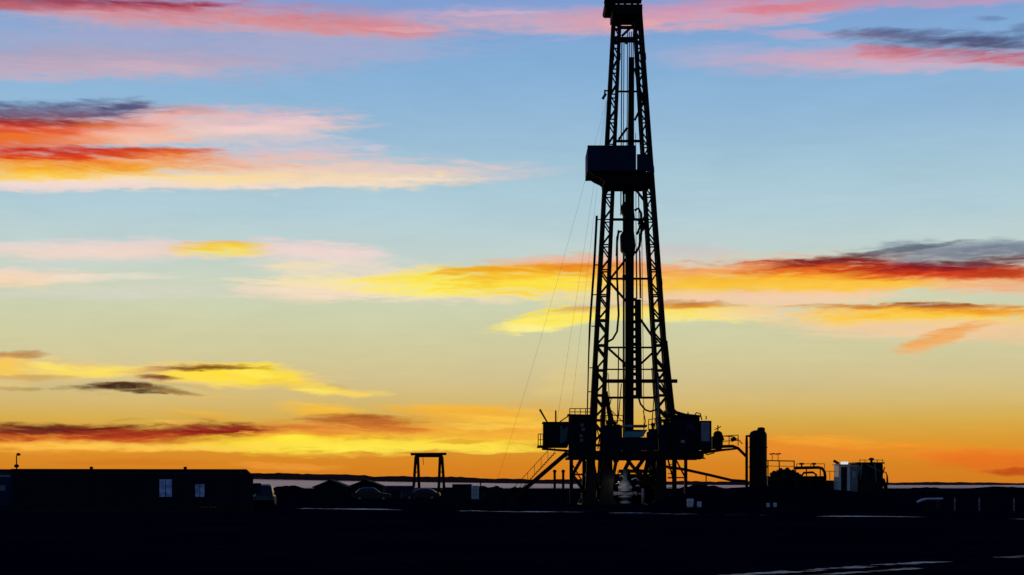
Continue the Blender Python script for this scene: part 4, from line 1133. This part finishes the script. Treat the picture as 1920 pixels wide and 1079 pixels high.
def sky():
    w = bpy.data.worlds.new('World'); scene.world = w; w.use_nodes = True
    nt = w.node_tree; N = nt.nodes; L = nt.links
    bg = N['Background']
    def val(sock, v):
        if isinstance(v, (int, float)): sock.default_value = v
        else: L.new(v, sock)
    def mth(op, a, b=None, c=None, clamp=False):
        n = N.new('ShaderNodeMath'); n.operation = op; n.use_clamp = clamp
        for i, v in enumerate((a, b, c)):
            if v is not None: val(n.inputs[i], v)
        return n.outputs[0]
    tc = N.new('ShaderNodeTexCoord'); sx = N.new('ShaderNodeSeparateXYZ'); L.new(tc.outputs['Generated'], sx.inputs[0])
    x, y, z = sx.outputs
    az = mth('ARCTAN2', x, y)
    hor = mth('SQRT', mth('ADD', mth('MULTIPLY', x, x), mth('MULTIPLY', y, y)))
    el = mth('ARCTAN2', z, hor)
    U = mth('MULTIPLY', az, F/100); V = mth('MULTIPLY', el, -F/100)
    def comb(a, b, c=0.0):
        n = N.new('ShaderNodeCombineXYZ'); val(n.inputs[0], a); val(n.inputs[1], b); val(n.inputs[2], c); return n.outputs[0]
    def noise(sx_, sy_, seed, detail, rough=.55):
        n = N.new('ShaderNodeTexNoise'); n.inputs['Scale'].default_value = 1; n.inputs['Detail'].default_value = detail; n.inputs['Roughness'].default_value = rough
        L.new(comb(mth('MULTIPLY', U, sx_), mth('MULTIPLY', V, sy_), seed), n.inputs['Vector']); return n
    na = noise(.45, 2.0, 3.1, 3); nb = noise(1.5, 7.0, 9.7, 4, .6); nc = noise(.6, 8.0, 21.3, 5, .6); nd = noise(3.2, 9.0, 33.1, 4, .55)
    sa = N.new('ShaderNodeSeparateColor'); L.new(na.outputs['Color'], sa.inputs[0])
    sb = N.new('ShaderNodeSeparateColor'); L.new(nb.outputs['Color'], sb.inputs[0])
    sd = N.new('ShaderNodeSeparateColor'); L.new(nd.outputs['Color'], sd.inputs[0])
    def cent(s, k): return mth('MULTIPLY_ADD', s, k, -.5*k)
    U2 = mth('ADD', mth('ADD', U, cent(sa.outputs[0], .9)), cent(sb.outputs[0], .35))
    V2 = mth('ADD', mth('ADD', V, cent(sa.outputs[1], .22)), mth('ADD', cent(sb.outputs[1], .13), cent(sd.outputs[0], .06)))
    PV = comb(U2, V2, 1.0)
    def fibre(tilt, fu, fv, seed, wob, det=5):
        n = N.new('ShaderNodeTexNoise'); n.inputs['Scale'].default_value = 1; n.inputs['Detail'].default_value = det; n.inputs['Roughness'].default_value = .58
        vv = mth('ADD', mth('MULTIPLY_ADD', U, tilt, V), mth('ADD', cent(sa.outputs[0], wob), cent(sb.outputs[2], wob*.5)))
        L.new(comb(mth('MULTIPLY', U2, fu), mth('MULTIPLY', vv, fv), seed), n.inputs['Vector'])
        return n.outputs['Fac']
    f1 = fibre(.07, .45, 9.0, 41.0, .35); f2 = fibre(-.09, .7, 13.0, 57.0, .3); f3 = fibre(.0, 1.6, 16.0, 77.0, .15, 3)
    rag = mth('ADD', mth('ADD', cent(f1, 1.5), cent(f2, 1.2)), mth('ADD', cent(f3, .5), cent(sd.outputs[2], .7)))
    tint = mth('ADD', mth('ADD', cent(f1, 1.1), cent(f2, 1.1)), cent(sd.outputs[1], .5))
    # clear sky
    rp = N.new('ShaderNodeValToRGB'); cr = rp.color_ramp
    lo, hi = -20.0, 0.0
    fac = N.new('ShaderNodeMapRange'); fac.inputs['From Min'].default_value = lo; fac.inputs['From Max'].default_value = hi
    Vg = mth('ADD', V, cent(sa.outputs[2], .10)); L.new(Vg, fac.inputs['Value'])
    while len(cr.elements) > 1: cr.elements.remove(cr.elements[0])
    for i, (py, c) in enumerate(GRAD):
        v = pxdir(1100, py)[1]; p = (v-lo)/(hi-lo)
        e = cr.elements[0] if i == 0 else cr.elements.new(max(0, min(1, p)))
        e.position = max(0, min(1, p)); e.color = lin(c)
    L.new(fac.outputs[0], rp.inputs['Fac'])
    colour = rp.outputs['Color']
    base_pv = PV
    for idx, (px, py, hw, hh, sl, top, bot, op, soft) in enumerate(STROKES):
        if idx and idx % 4 == 0:      # keeps the node chain strictly in order
            vm = N.new('ShaderNodeVectorMath'); vm.operation = 'MULTIPLY_ADD'
            L.new(colour, vm.inputs[0]); vm.inputs[1].default_value = (1e-7,)*3; L.new(base_pv, vm.inputs[2]); PV = vm.outputs[0]
        cu, cv = pxdir(px, py); k = pxdir(px+50, py+50*sl); k0 = pxdir(px-50, py-50*sl)
        s2 = (k[1]-k0[1])/(k[0]-k0[0])
        iw, ih = 100.0/hw, 100.0/hh
        d1 = N.new('ShaderNodeVectorMath'); d1.operation = 'DOT_PRODUCT'; L.new(PV, d1.inputs[0]); d1.inputs[1].default_value = (iw, 0, -cu*iw)
        d2 = N.new('ShaderNodeVectorMath'); d2.operation = 'DOT_PRODUCT'; L.new(PV, d2.inputs[0]); d2.inputs[1].default_value = (-s2*ih, ih, (-cv+s2*cu)*ih)
        du, dv = d1.outputs['Value'], d2.outputs['Value']
        q = mth('MULTIPLY_ADD', dv, dv, mth('MULTIPLY_ADD', du, du, rag))
        mr = N.new('ShaderNodeMapRange'); mr.interpolation_type = 'SMOOTHSTEP'
        mr.inputs['From Min'].default_value = 1.22; mr.inputs['From Max'].default_value = 1.0-1.25*soft; mr.inputs['To Min'].default_value = 0; mr.inputs['To Max'].default_value = op
        L.new(q, mr.inputs['Value'])
        if top != bot:
            mc = N.new('ShaderNodeMix'); mc.data_type = 'RGBA'
            L.new(mth('MULTIPLY_ADD', dv, .62, mth('ADD', tint, .5), clamp=True), mc.inputs[0])
            mc.inputs[6].default_value = lin(top); mc.inputs[7].default_value = lin(bot); src = mc.outputs[2]
        else: src = None
        mx = N.new('ShaderNodeMix'); mx.data_type = 'RGBA'
        L.new(mr.outputs[0], mx.inputs[0]); L.new(colour, mx.inputs[6])
        if src: L.new(src, mx.inputs[7])
        else: mx.inputs[7].default_value = lin(top)
        colour = mx.outputs[2]
    lum = N.new('ShaderNodeMix'); lum.data_type = 'RGBA'; lum.blend_type = 'MULTIPLY'; lum.inputs[0].default_value = 1
    gl = mth('ADD', mth('ADD', cent(sa.outputs[2], .12), cent(sb.outputs[2], .07)), 1.0)
    L.new(colour, lum.inputs[6]); L.new(comb(gl, gl, gl), lum.inputs[7]); colour = lum.outputs[2]
    # away from the afterglow (overhead and behind the camera) the physical dusk sky takes over
    st = N.new('ShaderNodeTexSky'); st.sky_type = 'NISHITA'; st.sun_disc = False
    st.sun_elevation = R(1.0); st.sun_rotation = R(-6); st.air_density = 1.2; st.dust_density = .6; st.ozone_density = 3
    sk = N.new('ShaderNodeMix'); sk.data_type = 'RGBA'; sk.blend_type = 'MULTIPLY'; sk.inputs[0].default_value = 1
    L.new(st.outputs[0], sk.inputs[6]); sk.inputs[7].default_value = (SKY_K*.8, SKY_K*.95, SKY_K*1.25, 1)
    wa = N.new('ShaderNodeMapRange'); wa.interpolation_type = 'SMOOTHSTEP'; L.new(mth('ABSOLUTE', az), wa.inputs['Value'])
    wa.inputs['From Min'].default_value = R(35); wa.inputs['From Max'].default_value = R(105); wa.inputs['To Min'].default_value = 1; wa.inputs['To Max'].default_value = 0
    we = N.new('ShaderNodeMapRange'); we.interpolation_type = 'SMOOTHSTEP'; L.new(el, we.inputs['Value'])
    we.inputs['From Min'].default_value = R(20); we.inputs['From Max'].default_value = R(50); we.inputs['To Min'].default_value = 1; we.inputs['To Max'].default_value = 0
    fm = N.new('ShaderNodeMix'); fm.data_type = 'RGBA'
    L.new(mth('MULTIPLY', wa.outputs[0], we.outputs[0]), fm.inputs[0]); L.new(sk.outputs[2], fm.inputs[6]); L.new(colour, fm.inputs[7])
    L.new(fm.outputs[2], bg.inputs['Color']); bg.inputs['Strength'].default_value = 1.0
    w.cycles.sampling_method = 'MANUAL'; w.cycles.sample_map_resolution = 512
SKY_K = .22
sky()
sun = bpy.data.lights.new('sun', 'SUN'); sun.energy = .08; sun.angle = R(.5); sun.color = (1,.62,.32)
so = bpy.data.objects.new('sun', sun); COL.objects.link(so)
d = Vector((math.sin(R(-6))*math.cos(R(1)), math.cos(R(-6))*math.cos(R(1)), math.sin(R(1))))
so.rotation_euler = d.to_track_quat('Z', 'Y').to_euler()

cam = bpy.data.cameras.new('camera'); co = bpy.data.objects.new('camera', cam); COL.objects.link(co)
co.location = (0,0,EYE); co.rotation_euler = (R(90),0,0)
cam.sensor_width = 36; cam.lens = F/1920*36; cam.shift_y = (HZ-539.5)/1920; cam.clip_start = .5; cam.clip_end = 40000
scene.camera = co
vs = scene.view_settings; vs.view_transform = 'Standard'; vs.look = 'None'; vs.exposure = 0; vs.gamma = 1
scene.cycles.volume_bounces = 1
